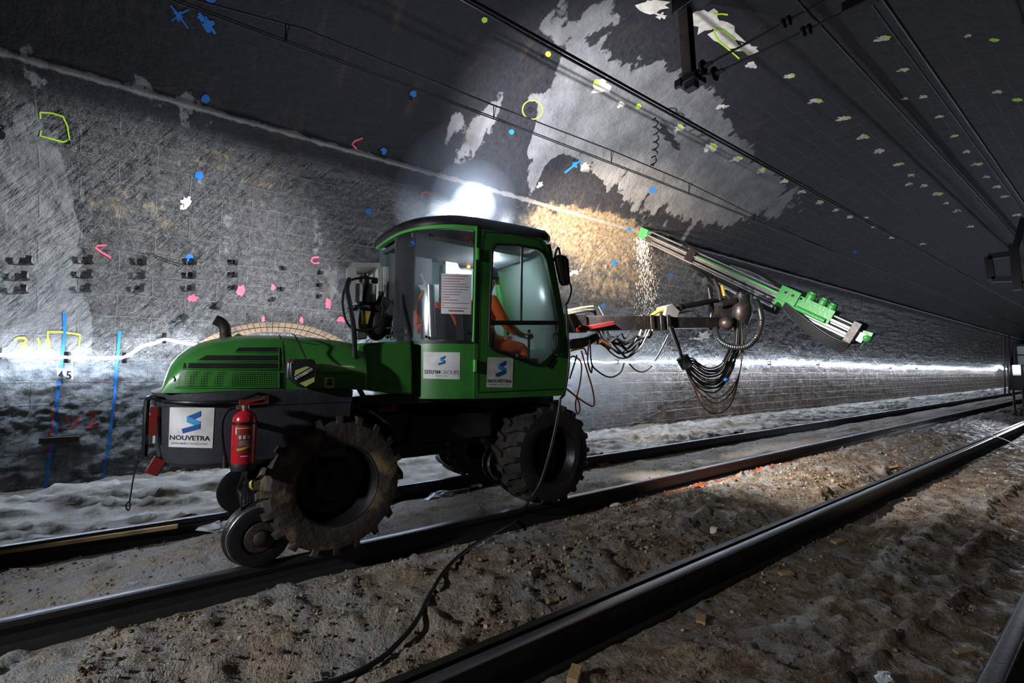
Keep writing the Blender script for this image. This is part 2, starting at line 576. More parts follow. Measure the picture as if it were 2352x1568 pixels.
def lining(name, s0, s1, xs, ss, rough_top):
    X, S_ = np.meshgrid(xs, ss, indexing='ij')
    y, z, ny, nz = tun(X, S_)
    P = np.stack([X, y, z], -1)
    # relief: very rough foot, hewn blocks, smoother vault
    low = np.clip((1.45 + .35 - S_) / .35, 0, 1)
    blockz = np.clip((S_LEDGE - S_) / .3, 0, 1)
    d = low * (.04 * (fbm(X * 3.0, S_ * 5, 3, 4) - .5) + .055 * (np.abs(fbm(X * 7, S_ * 11, 9, 4, .65) - .5) * 2)) * np.where(X < 4.2, 1, .35)
    d = d + .03 * (fbm(X * 1.2, S_ * 1.2, 21, 3) - .5) + blockz * (1 - low) * (.03 * (fbm(X * 8 + S_ * 5, S_ * 8, 31, 3) - .5))
    d = d + (1 - blockz) * (.02 * (fbm(X * 5, S_ * 5, 41, 4) - .5))
    # ledge under the vault
    led = np.exp(-((S_ - S_LEDGE) / .022) ** 2) * .032
    d = d + led * (.6 + .8 * fbm(X * 4, S_, 51, 2))
    Nn = np.stack([np.zeros_like(X), ny, nz], -1)
    V = P + Nn * d[..., None]
    nx, ns = len(xs), len(ss)
    idx = np.arange(nx * ns).reshape(nx, ns)
    fs = np.stack([idx[:-1, :-1], idx[:-1, 1:], idx[1:, 1:], idx[1:, :-1]], -1).reshape(-1, 4)
    me = bpy.data.meshes.new(name)
    me.vertices.add(nx * ns); me.vertices.foreach_set('co', V.reshape(-1))
    me.loops.add(fs.size); me.loops.foreach_set('vertex_index', fs.reshape(-1).astype(np.int32))
    me.polygons.add(len(fs)); me.polygons.foreach_set('loop_start', np.arange(0, fs.size, 4, dtype=np.int32))
    me.polygons.foreach_set('use_smooth', np.ones(len(fs), bool))
    me.update(calc_edges=True)
    uv = me.uv_layers.new(name='UVMap')
    UV = np.stack([X, S_], -1).reshape(-1, 2)
    uv.data.foreach_set('uv', UV[fs.reshape(-1)].reshape(-1))
    # weather patches as a smooth field
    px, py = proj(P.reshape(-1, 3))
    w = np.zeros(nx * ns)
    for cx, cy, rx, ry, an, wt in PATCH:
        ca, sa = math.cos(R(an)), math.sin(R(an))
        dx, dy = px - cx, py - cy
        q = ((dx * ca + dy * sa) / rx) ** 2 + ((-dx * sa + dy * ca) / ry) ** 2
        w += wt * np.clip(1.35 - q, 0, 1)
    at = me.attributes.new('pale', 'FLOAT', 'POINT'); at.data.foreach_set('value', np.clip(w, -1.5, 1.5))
    w = np.zeros(nx * ns)
    for cx, cy, rx, ry, an, wt in OCHRE:
        ca, sa = math.cos(R(an)), math.sin(R(an)); dx, dy = px - cx, py - cy
        w += wt * np.clip(1.3 - ((dx * ca + dy * sa) / rx) ** 2 - ((-dx * sa + dy * ca) / ry) ** 2, 0, 1)
    at = me.attributes.new('ochre', 'FLOAT', 'POINT'); at.data.foreach_set('value', np.clip(w, 0, 1.5))
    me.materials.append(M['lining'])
    o = bpy.data.objects.new(name, me); COL.objects.link(o)
    o['kind'] = 'structure'
    OFF[o] = V3(0, 0, 0)
    return o


class NT:
    """Small node helper."""
    def __init__(s, name):
        s.m = bpy.data.materials.new(name); s.m.use_nodes = True; M[name] = s.m
        s.t = s.m.node_tree; s.b = s.t.nodes['Principled BSDF']

    def n(s, typ, ins=(), **kw):
        nd = s.t.nodes.new('ShaderNode' + typ)
        for k, v in kw.items(): setattr(nd, k, v)
        for k, v in dict(ins).items():
            if hasattr(v, 'is_output') or isinstance(v, bpy.types.NodeSocket): s.t.links.new(v, nd.inputs[k])
            else: nd.inputs[k].default_value = v
        return nd

    def math(s, op, a, b=0.0, clamp=False):
        return s.n('Math', {0: a, 1: b}, operation=op, use_clamp=clamp).outputs[0]

    def ramp(s, fac, stops):
        nd = s.n('ValToRGB', {0: fac})
        e = nd.color_ramp.elements
        while len(e) < len(stops): e.new(.5)
        for i, (p, c) in enumerate(stops):
            e[i].position = p; e[i].color = (*c, 1)
        return nd.outputs[0]

    def mix(s, fac, a, b):
        nd = s.t.nodes.new('ShaderNodeMix'); nd.data_type = 'RGBA'
        for k, v in ((0, fac), (6, a), (7, b)):
            if isinstance(v, bpy.types.NodeSocket): s.t.links.new(v, nd.inputs[k])
            else: nd.inputs[k].default_value = v if k == 0 else (*v, 1)
        return nd.outputs[2]

    def noise(s, vec, scale, detail=5, rough=.55):
        return s.n('TexNoise', {'Vector': vec, 'Scale': scale, 'Detail': detail, 'Roughness': rough}).outputs[0]

    def out(s, name, sock):
        s.t.links.new(sock, s.b.inputs[name])


g = NT('lining')
uvn = g.n('UVMap').outputs[0]
geo = g.n('NewGeometry')
pale = g.n('Attribute', attribute_name='pale').outputs['Fac']
wob = g.n('TexNoise', {'Vector': uvn, 'Scale': 2.5, 'Detail': 2}).outputs[1]
wv = g.n('VectorMath', {0: wob, 1: (.5, .5, .5)}, operation='SUBTRACT').outputs[0]
wv = g.n('VectorMath', {0: wv, 'Scale': .05}, operation='SCALE').outputs[0]
wuv = g.n('VectorMath', {0: uvn, 1: wv}, operation='ADD').outputs[0]
bk = g.n('TexBrick', {'Vector': wuv, 'Scale': 1.0, 'Mortar Size': .009, 'Mortar Smooth': .4, 'Brick Width': .64, 'Row Height': .25})
jnt = bk.outputs['Fac']
och = g.n('Attribute', attribute_name='ochre').outputs['Fac']
sepx = g.n('SeparateXYZ', {0: uvn})
xx, ss_ = sepx.outputs[0], sepx.outputs[1]
big = g.noise(uvn, .8, 4, .55)
edge = g.noise(uvn, 5.5, 6, .68)
st = g.n('Mapping', {'Vector': uvn, 'Scale': (2.2, .5, 1)}).outputs[0]
streak = g.noise(st, 1.5, 4, .5)
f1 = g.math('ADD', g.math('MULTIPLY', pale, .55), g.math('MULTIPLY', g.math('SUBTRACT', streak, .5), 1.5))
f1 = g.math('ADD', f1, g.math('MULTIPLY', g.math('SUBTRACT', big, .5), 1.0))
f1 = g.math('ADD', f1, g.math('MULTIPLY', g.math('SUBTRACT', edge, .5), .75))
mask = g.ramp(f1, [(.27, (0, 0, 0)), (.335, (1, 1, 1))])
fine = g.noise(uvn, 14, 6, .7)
sparkle = g.noise(uvn, 60, 3, .7)
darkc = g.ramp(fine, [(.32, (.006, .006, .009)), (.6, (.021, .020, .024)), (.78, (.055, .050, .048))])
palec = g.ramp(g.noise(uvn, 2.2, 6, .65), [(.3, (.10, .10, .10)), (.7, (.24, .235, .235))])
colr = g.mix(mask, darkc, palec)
# the dressed stone below the ledge is greyer
stn = g.ramp(g.math('DIVIDE', ss_, 6.0), [(.73, (1, 1, 1)), (.76, (0, 0, 0))])
stonec = g.ramp(fine, [(.34, (.014, .014, .015)), (.5, (.05, .047, .045)), (.66, (.13, .12, .11)), (.8, (.30, .28, .25))])
stonec = g.mix(g.math('MULTIPLY', g.ramp(sparkle, [(.56, (0, 0, 0)), (.66, (1, 1, 1))]), .75), stonec, (.36, .34, .31))  # wet sparkle painted into the stone colour as pale flecks
colr = g.mix(g.math('MULTIPLY', g.math('MULTIPLY', stn, g.math('SUBTRACT', 1.0, mask)), .75), colr, stonec)
# ochre seepage
om = g.ramp(g.math('ADD', g.math('MULTIPLY', och, .5), g.math('MULTIPLY', g.math('SUBTRACT', edge, .5), 1.6)), [(.25, (0, 0, 0)), (.5, (1, 1, 1))])
ochc = g.ramp(fine, [(.35, (.09, .06, .035)), (.55, (.27, .20, .12)), (.75, (.45, .38, .28))])
colr = g.mix(g.math('MULTIPLY', om, .85), colr, ochc)
rust = g.ramp(g.noise(st, 2.3, 5), [(.58, (0, 0, 0)), (.72, (1, 1, 1))])
colr = g.mix(g.math('MULTIPLY', rust, .3), colr, (.12, .075, .04))
foot = g.ramp(g.math('DIVIDE', ss_, 3.0), [(.53, (1, 1, 1)), (.60, (0, 0, 0))])
footc = g.ramp(g.noise(uvn, 7, 5, .7), [(.35, (.09, .105, .125)), (.65, (.34, .36, .38))])
fx = g.ramp(g.math('DIVIDE', xx, 20.0), [(.30, (0, 0, 0)), (.42, (1, 1, 1))])
bk2 = g.n('TexBrick', {'Vector': wuv, 'Scale': 1.0, 'Mortar Size': .014, 'Mortar Smooth': .5, 'Brick Width': .62, 'Row Height': .23})
brick = g.ramp(g.noise(uvn, 3.2, 6, .75), [(.36, (.05, .045, .045)), (.52, (.26, .17, .12)), (.68, (.6, .55, .48))])
brick = g.mix(g.math('MULTIPLY', bk2.outputs['Fac'], .7), brick, (.6, .6, .6))
footc = g.mix(fx, footc, brick)
colr = g.mix(foot, colr, footc)
far = g.ramp(g.math('DIVIDE', xx, 30.0), [(.2, (0, 0, 0)), (.35, (1, 1, 1))])
ldg = g.math('MULTIPLY', g.math('ABSOLUTE', g.math('SUBTRACT', ss_, S_LEDGE)), 14.0)
ldm = g.ramp(g.math('ADD', ldg, g.math('MULTIPLY', g.math('SUBTRACT', edge, .5), 1.6)), [(.30, (1, 1, 1)), (.55, (0, 0, 0))])
colr = g.mix(g.math('MULTIPLY', ldm, .8), colr, (.24, .225, .205))
jm = g.math('MULTIPLY', jnt, g.math('ADD', g.math('MULTIPLY', stn, .38), g.math('MULTIPLY', far, .22)))
colr = g.mix(jm, colr, (.19, .185, .175))
g.out('Base Color', colr)
rg = g.mix(stn, g.ramp(fine, [(.35, (.52, .52, .52)), (.7, (.75, .75, .75))]), g.ramp(fine, [(.35, (.27, .27, .27)), (.7, (.55, .55, .55))]))
g.out('Roughness', g.mix(mask, rg, (.62, .62, .62)))
g.t.links.new(g.ramp(stn, [(0, (.32, .32, .32)), (1, (.55, .55, .55))]), g.b.inputs['Specular IOR Level'])
tr = g.n('Mapping', {'Vector': wuv, 'Rotation': (0, 0, R(38))}).outputs[0]
tm = g.n('Mapping', {'Vector': tr, 'Scale': (15, 3.0, 1)}).outputs[0]
tool = g.math('MULTIPLY', g.noise(tm, 1.3, 3, .6), g.math('MULTIPLY', stn, g.math('MULTIPLY', g.ramp(g.noise(uvn, 2.1, 3, .6), [(.40, (.15, .15, .15)), (.6, (1, 1, 1))]), 1.9)))
hgt = g.math('ADD', g.math('MULTIPLY', g.noise(uvn, 26, 5, .75), .55), g.math('MULTIPLY', g.noise(uvn, 9, 4, .6), .8))
hgt = g.math('ADD', hgt, tool)
hgt = g.math('ADD', hgt, g.math('MULTIPLY', g.math('MULTIPLY', foot, g.noise(uvn, 14, 6, .75)), 2.2))
hgt = g.math('SUBTRACT', hgt, g.math('MULTIPLY', jnt, g.math('MULTIPLY', stn, .5)))
hgt = g.math('SUBTRACT', hgt, g.math('MULTIPLY', bk2.outputs['Fac'], g.math('MULTIPLY', g.math('MULTIPLY', foot, fx), -1.0)))
bp = g.n('Bump', {'Strength': .8, 'Distance': .04, 'Height': hgt})
g.out('Normal', bp.outputs[0])

xs_n = np.concatenate([np.arange(-3.2, 9, .026), np.arange(9, 20, .1), np.arange(20, 75, .5)])
xs_c = np.concatenate([np.arange(-6, 14, .08), np.arange(14, 75, .5)])
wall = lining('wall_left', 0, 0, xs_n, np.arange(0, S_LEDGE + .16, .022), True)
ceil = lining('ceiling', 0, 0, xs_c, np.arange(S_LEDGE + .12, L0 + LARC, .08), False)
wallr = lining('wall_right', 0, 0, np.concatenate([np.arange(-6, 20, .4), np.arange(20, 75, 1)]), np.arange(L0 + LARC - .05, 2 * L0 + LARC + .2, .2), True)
# the tunnel goes on behind the camera: a dark bend closes it, and one far ahead
for xx, nm in ((-6.0, 'wall_back'), (74.5, 'wall_front')):
    mb = MB()
    ang = [math.pi * k / 24 for k in range(25)]
    prof = [V3(xx, TY + TR, ZB)] + [V3(xx, TY + TR * math.cos(a), TZ + TR * math.sin(a)) for a in ang] + [V3(xx, TY - TR, ZB)]
    mb.prism(prof, (-.2 if xx < 0 else .2, 0, 0))
    mb.build(nm, 'black_cloth', smooth=False)['kind'] = 'structure'

# ---------------------------------------------------------------- ground
RY = [4.92, 3.46, 1.77, .43]          # rail centre lines


RIDGES = [([(1930, 1568), (2020, 1480), (2110, 1420), (2150, 1380), (2215, 1340), (2275, 1300)], .022, .055),
          ([(1590, 1545), (1660, 1510), (1730, 1470), (1800, 1470), (1865, 1455)], .02, .04),
          ([(1930, 1355), (2010, 1345), (2060, 1320)], .018, .035), ([(1985, 1290), (2040, 1270), (2060, 1240), (2050, 1230)], .018, .04),
          ([(2190, 1290), (2240, 1240), (2275, 1215)], .025, .05), ([(2250, 1180), (2300, 1140), (2345, 1110)], .03, .05),
          ([(1860, 1335), (1900, 1335), (1960, 1320), (2020, 1318)], .015, .03), ([(1440, 1560), (1560, 1500), (1620, 1470)], .02, .03),
          ([(1080, 1500), (1200, 1450), (1370, 1385)], .025, .03), ([(1060, 1480), (1150, 1440), (1230, 1420)], .02, .02),
          ([(1330, 1290), (1400, 1270), (1440, 1240), (1500, 1225)], .03, .04), ([(1470, 1245), (1540, 1240), (1600, 1210), (1640, 1190)], .03, .05),
          ([(1250, 1300), (1330, 1280), (1380, 1262)], .02, .03), ([(1540, 1290), (1600, 1262), (1660, 1225)], .025, .035),
          ([(1340, 1200), (1400, 1190), (1480, 1180)], .03, .03), ([(130, 1340), (240, 1310), (350, 1290)], .03, .03),
          ([(80, 1545), (200, 1490), (330, 1480)], .03, .035), ([(1880, 1145), (1960, 1110), (2060, 1080)], .05, .06), ([(1700, 1290), (1760, 1262), (1800, 1240)], .02, .03)]
_RW = []
for pts_, w_, h_ in RIDGES:
    c_ = []
    q_ = [AZ(a, b, -.1) for a, b in pts_]
    for i in range(len(q_) - 1):
        for k in range(6): c_.append(q_[i].lerp(q_[i + 1], k / 6))
    c_.append(q_[-1])
    _RW.append((np.array([(p.x, p.y) for p in c_]), w_, h_))


def ridges(X, Y):
    out = np.zeros_like(X)
    wx = X + .10 * (fbm(X * 4, Y * 4, 301, 2) - .5); wy = Y + .10 * (fbm(X * 4, Y * 4, 302, 2) - .5)
    for c_, w_, h_ in _RW:
        x0, y0 = c_.min(0) - .3; x1, y1 = c_.max(0) + .3
        m = (X > x0) & (X < x1) & (Y > y0) & (Y < y1)
        if not m.any(): continue
        x = wx[m]; y = wy[m]; best = np.full(x.shape, 9.)
        for a, b in zip(c_[:-1], c_[1:]):
            d = b - a; t = np.clip(((x - a[0]) * d[0] + (y - a[1]) * d[1]) / (d @ d), 0, 1)
            best = np.minimum(best, np.hypot(x - a[0] - t * d[0], y - a[1] - t * d[1]))
        v = h_ * np.clip(1 - best / (w_ * 1.6), 0, 1) ** 1.2 * (.45 + 1.0 * fbm(x * 6, y * 6, 303, 2))
        out[m] = np.maximum(out[m], v)
    return out


def ground_z(X, Y):
    X = np.asarray(X, float); Y = np.asarray(Y, float)
    base = np.interp(Y, [-1.5, .2, .43, .66, 1.1, 1.55, 1.77, 2.0, 2.35, 2.75, 3.1, 3.3, 3.46, 3.66, 4.2, 4.7, 4.92, 5.15, 5.5, 6.2, 6.9],
                     [-.13, -.16, -.17, -.16, -.12, -.17, -.18, -.15, -.06, -.03, -.09, -.16, -.17, -.14, -.10, -.14, -.17, -.12, -.06, -.02, .02])
    rail = np.zeros_like(X + Y)
    for r in RY: rail = np.maximum(rail, np.exp(-((Y - r) / .2) ** 2))
    amp = 1 - .85 * rail
    n1 = (fbm(X * .9, Y * 1.8, 71, 3) - .5) * .10
    # cloth folds, long ridges running mostly along the tunnel
    wx = X + .35 * fbm(X * .8, Y * .8, 5, 2); wy = Y + .5 * (fbm(X * .55, Y * .6, 6, 3) - .5)
    rd = np.abs(fbm(wx * 1.1, wy * 4.2, 81, 3) - .5) * 2
    fold = np.clip(1 - rd / .16, 0, 1) ** 1.6 * .045
    rd2 = np.abs(fbm(wx * 3.1 + 4 * wy, wy * 5.0, 91, 2) - .5) * 2
    fold2 = np.clip(1 - rd2 / .14, 0, 1) ** 1.5 * .02
    where = np.clip(fbm(X * .5, Y * .9, 95, 2) * 3 - 1.0, 0, 1)
    track = np.where((Y > 3.6) & (Y < 4.8), .35, 1.0)
    clod = (np.clip(fbm(X * 7, Y * 7, 99, 3) - .50, 0, 1) * .14 + np.clip(fbm(X * 15, Y * 17, 98, 3) - .5, 0, 1) * .07) * np.where(Y < 3.4, 1, .45)
    fine = (fbm(X * 20, Y * 20, 101, 2) - .5) * .012
    return base + amp * (n1 + (fold + fold2) * where * track + clod) + fine + ridges(X, Y) * (1 - rail)


def grid_mesh(name, xs, ys, zf, matname, parent=None, solid=0):
    X, Y = np.meshgrid(xs, ys, indexing='ij')
    Z = zf(X, Y)
    V = np.stack([X, Y, Z], -1).reshape(-1, 3)
    nx, ns = len(xs), len(ys)
    idx = np.arange(nx * ns).reshape(nx, ns)
    fs = np.stack([idx[:-1, :-1], idx[1:, :-1], idx[1:, 1:], idx[:-1, 1:]], -1).reshape(-1, 4)
    me = bpy.data.meshes.new(name)
    me.vertices.add(nx * ns); me.vertices.foreach_set('co', V.reshape(-1))
    me.loops.add(fs.size); me.loops.foreach_set('vertex_index', fs.reshape(-1).astype(np.int32))
    me.polygons.add(len(fs)); me.polygons.foreach_set('loop_start', np.arange(0, fs.size, 4, dtype=np.int32))
    me.polygons.foreach_set('use_smooth', np.ones(len(fs), bool))
    me.update(calc_edges=True)
    me.materials.append(M[matname])
    o = bpy.data.objects.new(name, me); COL.objects.link(o)
    OFF[o] = V3(0, 0, 0)
    if solid:
        md = o.modifiers.new('thick', 'SOLIDIFY'); md.thickness = solid; md.offset = -1
    return o


g = NT('ground')
geo = g.n('NewGeometry')
P_ = geo.outputs['Position']
sx = g.n('SeparateXYZ', {0: P_})
n_big = g.noise(P_, 1.1, 6, .6)
n_mid = g.noise(P_, 6, 6, .7)
n_f = g.noise(P_, 45, 4, .7)
sand = g.ramp(n_f, [(.3, (.16, .12, .08)), (.55, (.36, .28, .20)), (.75, (.55, .47, .36))])
cloth = g.ramp(n_mid, [(.3, (.17, .17, .17)), (.7, (.46, .46, .45))])
mk = g.ramp(g.math('ADD', g.math('MULTIPLY', n_big, .6), g.math('MULTIPLY', n_mid, .5)), [(.46, (0, 0, 0)), (.62, (1, 1, 1))])
c = g.mix(mk, cloth, sand)
# brown, darker spoil on the near side of the far track
spl = g.ramp(g.math('DIVIDE', sx.outputs[1], 7.0), [(.40, (1, 1, 1)), (.52, (0, 0, 0))])
spl = g.math('MULTIPLY', spl, g.ramp(g.math('DIVIDE', sx.outputs[0], 4.0), [(.12, (.25, .25, .25)), (.45, (1, 1, 1))]))
brown = g.ramp(n_f, [(.35, (.045, .028, .016)), (.6, (.15, .085, .042)), (.78, (.36, .24, .13))])
spm = g.math('MULTIPLY', spl, g.ramp(n_mid, [(.42, (0, 0, 0)), (.58, (1, 1, 1))]))
c = g.mix(g.math('MULTIPLY', spm, .8), c, brown)
# orange rust powder beside the near rail of the far track
d_ = g.math('ABSOLUTE', g.math('SUBTRACT', sx.outputs[1], 3.22))
rb = g.ramp(g.math('ADD', g.math('MULTIPLY', d_, 2.2), g.math('MULTIPLY', n_mid, .7)), [(.50, (1, 1, 1)), (.62, (0, 0, 0))])
rx = g.ramp(g.math('DIVIDE', sx.outputs[0], 20), [(.155, (0, 0, 0)), (.18, (1, 1, 1)), (.36, (1, 1, 1)), (.5, (0, 0, 0))])
c = g.mix(g.math('MULTIPLY', rb, rx), c, (.42, .075, .012))
g.out('Base Color', c)
g.out('Roughness', g.ramp(n_mid, [(.35, (.30, .30, .30)), (.6, (.8, .8, .8))]))
g.out('Normal', g.n('Bump', {'Strength': .9, 'Distance': .03, 'Height': g.math('ADD', g.math('ADD', n_f, g.math('MULTIPLY', n_mid, .8)), g.math('MULTIPLY', g.noise(P_, 16, 5, .75), .9))}).outputs[0])

ys_g = np.concatenate([np.arange(-1.4, .3, .06), np.arange(.3, 4.9, .028), np.arange(4.9, 7.0, .06)])
floor = grid_mesh('floor', np.concatenate([np.arange(-6, -1.4, .15), np.arange(-1.4, 7, .026), np.arange(7, 13, .06), np.arange(13, 26, .25), np.arange(26, 75, 1.0)]), ys_g, ground_z, 'ground')
floor['kind'] = 'structure'

# pale cloth sheets
g = NT('geotextile')
P_ = g.n('NewGeometry').outputs['Position']
nm = g.noise(P_, 3.5, 6, .65)
g.out('Base Color', g.ramp(nm, [(.30, (.16, .115, .08)), (.46, (.36, .34, .31)), (.75, (.60, .60, .57))]))
g.b.inputs['Roughness'].default_value = .6
g.out('Normal', g.n('Bump', {'Strength': .25, 'Distance': .02, 'Height': g.noise(P_, 22, 4, .6)}).outputs[0])


def sheet_z(X, Y):
    e = (X + 3) * .8
    mid = 5.85 + .12 * (fbm(X * .5, X * 0, 111, 2) - .5)
    top = ground_z(X, Y) + .05
    hump = np.interp(X, [-3, 1, 5, 9, 60], [.13, .12, .06, .08, .10]) * np.exp(-((Y - mid) / .26) ** 2)
    wx = X * .55 + .9 * fbm(X * .5, Y * 1.1, 113, 2)
    r = np.abs(fbm(wx, Y * 3.4 + X * .55, 117, 3) - .5) * 2
    fold = np.clip(1 - r / .13, 0, 1) ** 1.2 * .06
    r2 = np.abs(fbm(X * 2.2 - Y * 2.0, Y * 1.6, 119, 2) - .5) * 2
    fold2 = np.clip(1 - r2 / .16, 0, 1) ** 1.5 * .03
    return top + hump * (.6 + .8 * fbm(X * .7, Y * .5, 121, 2)) + fold + fold2


sh = grid_mesh('geotextile_sheet', np.concatenate([np.arange(-3, 9, .035), np.arange(9, 24, .1), np.arange(24, 60, .4)]), np.arange(5.10, 6.36, .03), sheet_z, 'geotextile', solid=.006)
tag(sh, 'long pale rumpled ground sheet between the far track and the stone wall', 'sheet')


def sheet_z2(X, Y):
    return ground_z(X, Y) + .012 + .02 * np.clip(1 - np.abs(fbm(X * 2 + Y * 3, Y * 4, 131, 2) - .5) * 2 / .18, 0, 1)


# rails: a real section swept along each line
SEC = [(-.036, 0), (.036, 0), (.038, -.006), (.036, -.035), (.012, -.048), (.009, -.125), (.03, -.14), (.07, -.155), (.07, -.172), (-.07, -.172), (-.07, -.155), (-.03, -.14), (-.009, -.125), (-.012, -.048), (-.036, -.035), (-.038, -.006)]
RL = ['far rail of the far track, running beside the pale ground sheet', 'rail of the far track nearest the camera, under the rig tyres',
      'far rail of the near track, crossing the foreground with a check rail', 'nearest rail, cutting the lower right corner of the picture']
for i, ry in enumerate(RY):
    root = empty('rail', (2, ry, -.17), RL[i], 'rail')
    xs = np.arange(-6, 75, 1.5)
    mb = MB()
    mb.loft([[V3(x, ry + a, b_) for a, b_ in SEC] for x in xs])
    mb.build('web', 'rail_steel', root, angle=30)
    mb = MB()
    mb.loft([[V3(x, ry + a, b_) for a, b_ in ((-.030, .0005), (-.024, .003), (.024, .003), (.030, .0005))] for x in xs], True)
    mb.build('running_surface', 'rail_head', root, angle=30, label='worn shiny running surface')
    if i == 2:
        mb = MB()
        mb.loft([[V3(x, ry + .105 + a * .6, b_ * .8 - .012) for a, b_ in SEC] for x in np.arange(.6, 60, 1.5)])
        mb.build('check_rail', 'rail_steel', root, angle=30, label='slim dark check rail alongside')

# puddles: still dirty water lying beside the rails
mat('puddle', (.03, .028, .024), .03, spec=.6)
mat('clod_a', (.20, .13, .07), .8, bump=.5, bscale=30, var=.4, vscale=20)


def rocks(name, n, region, rmin, rmax, matname, seed, label, cat):
    rnd = random.Random(seed)
    base = []
    bm = bmesh.new(); bmesh.ops.create_icosphere(bm, subdivisions=1, radius=1)
    bv = np.array([v.co[:] for v in bm.verts]); bf = np.array([[v.index for v in f.verts] for f in bm.faces]); bm.free()
    pts = []
    while len(pts) < n:
        q = region(rnd)
        if q is not None: pts.append(q)
    P = np.array(pts)
    zz = ground_z(P[:, 0], P[:, 1])
    rg = np.random.RandomState(seed)
    nb = len(bv)
    r = rmin * (rmax / rmin) ** (rg.rand(n) ** 3.0)
    sc = rg.uniform(.55, 1.25, (n, nb, 1)) * r[:, None, None] * rg.uniform(.6, 1.2, (n, 1, 3))
    V = bv[None] * sc
    V[..., 0] += P[:, 0:1]; V[..., 1] += P[:, 1:2]; V[..., 2] += (zz + r * .3)[:, None]
    Fa = (bf[None] + (np.arange(n) * nb)[:, None, None]).reshape(-1, 3)
    me = bpy.data.meshes.new(name)
    me.vertices.add(n * nb); me.vertices.foreach_set('co', V.reshape(-1))
    me.loops.add(Fa.size); me.loops.foreach_set('vertex_index', Fa.reshape(-1).astype(np.int32))
    me.polygons.add(len(Fa)); me.polygons.foreach_set('loop_start', np.arange(0, Fa.size, 3, dtype=np.int32))
    me.update(calc_edges=True)
    me.materials.append(M[matname])
    o = bpy.data.objects.new(name, me); COL.objects.link(o)
    tag(o, label, cat, kind='stuff')
    return o


def reg(x0, x1, y0, y1, p=2.0):
    def f(r):
        x = x0 + (x1 - x0) * r.random() ** p; y = r.uniform(y0, y1)
        if min(abs(y - q) for q in RY) < .055: return None
        if vnoise(np.array([x * 1.5]), np.array([y * 2.5]), 77)[0] < r.random() * .95: return None
        return (x, y)
    return f


g = NT('gravel_mix')
oi = g.n('NewGeometry')
g.out('Base Color', g.ramp(oi.outputs['Random Per Island'], [(0, (.03, .02, .014)), (.45, (.12, .075, .04)), (.75, (.26, .17, .09)), (1, (.42, .34, .24))]))
g.b.inputs['Roughness'].default_value = .75
rocks('gravel', 9000, reg(-.3, 9, 1.9, 3.38, 1.6), .002, .013, 'gravel_mix', 11, 'brown grit and clods strewn over the mound between the tracks', 'gravel')
rocks('gravel', 7000, reg(.6, 9, .5, 1.7, 1.3), .002, .014, 'gravel_mix', 12, 'brown grit and clods between the two nearest rails', 'gravel')
rocks('gravel', 6000, reg(1.2, 12, 1.95, 3.36, 1.3), .003, .024, 'gravel_mix', 14, 'coarser clods on the mound ahead of the front tyre', 'gravel')
rocks('gravel', 5000, reg(-1.2, 16, 3.52, 4.86, 1.5), .002, .012, 'gravel_mix', 13, 'pale grit between the rails of the far track', 'gravel')

# loose pieces of wood
WOOD = [((1320, 1545), 1.30, .11, .05, .03, 35, 'sawn wood block at the bottom edge of the picture'),
        ((1420, 1188), 0, .0, 0, 0, 0, ''),
        ((1052, 1122), 4.45, .30, .05, .04, 2, 'short plank lying beyond the rear wheel near the far rail'),
        ((1610, 1397), 1.35, .10, .05, .02, 28, 'wood block between the nearest rails, below the check rail'),
        ((1805, 1297), 1.4, .10, .04, .02, -25, 'wood chip right of the wood block between the nearest rails'),
        ((2215, 1470), .7, .12, .03, .015, -28, 'split wood strip close to the nearest rail'),
        ((2090, 1138), 1.4, .16, .02, .01, -20, 'thin wood lath between the nearest rails, far along'),
        ((2075, 1160), 2.1, .0, 0, 0, 0, ''),
        ((2050, 1082), 2.1, .3, .06, .02, -12, 'pale flat board on the mound beside the check rail'),
        ((1925, 1228), 1.4, .13, .05, .02, -12, 'flat brown offcut below the check rail'),
        ((1780, 1208), 2.0, .16, .05, .02, 14, 'small board lying on the mound by the check rail'),
        ((1385, 1060), 4.45, .22, .06, .03, 5, 'short board by the far rail just ahead of the front tyre'),
        ((1560, 1030), 4.4, .28, .08, .03, 0, 'flat board between the far rails under the hose loop'),
        ((1640, 1232), 2.0, .05, .05, .05, 20, 'small pale stone on the mound left of the check rail')]
for (px, py), yy, l, w, h, an, lab in WOOD:
    if not lab: continue
    p = AZ(px, py, -.1)
    z = float(ground_z(np.array([p.x]), np.array([p.y]))[0]) + h * .5 + .004
    mb = MB()
    rot = Matrix.Rotation(R(an), 3, 'Z') @ Matrix.Rotation(R(4), 3, 'X')
    mb.box((p.x - l / 2, p.y - w / 2, z - h / 2), (p.x + l / 2, p.y + w / 2, z + h / 2), rot=rot)
    o = mb.build('wood_offcut' if 'stone' not in lab else 'stone', 'wood' if 'stone' not in lab else 'plaster_pale', bevel=.003)
    tag(o, lab, 'wood' if 'stone' not in lab else 'stone', 'loose wood pieces on the ground' if 'stone' not in lab else None)
# long batten beside the far rail, lower left
mb = MB()
a = AZ(-60, 1297, -.10); b_ = AZ(408, 1226, -.10)
a.z = b_.z = -.035
mb.beam(a, b_, .045, .03)
tag(mb.build('wooden_batten', 'wood', bevel=.004), 'long thin wooden batten lying along the far rail at the left edge', 'batten')

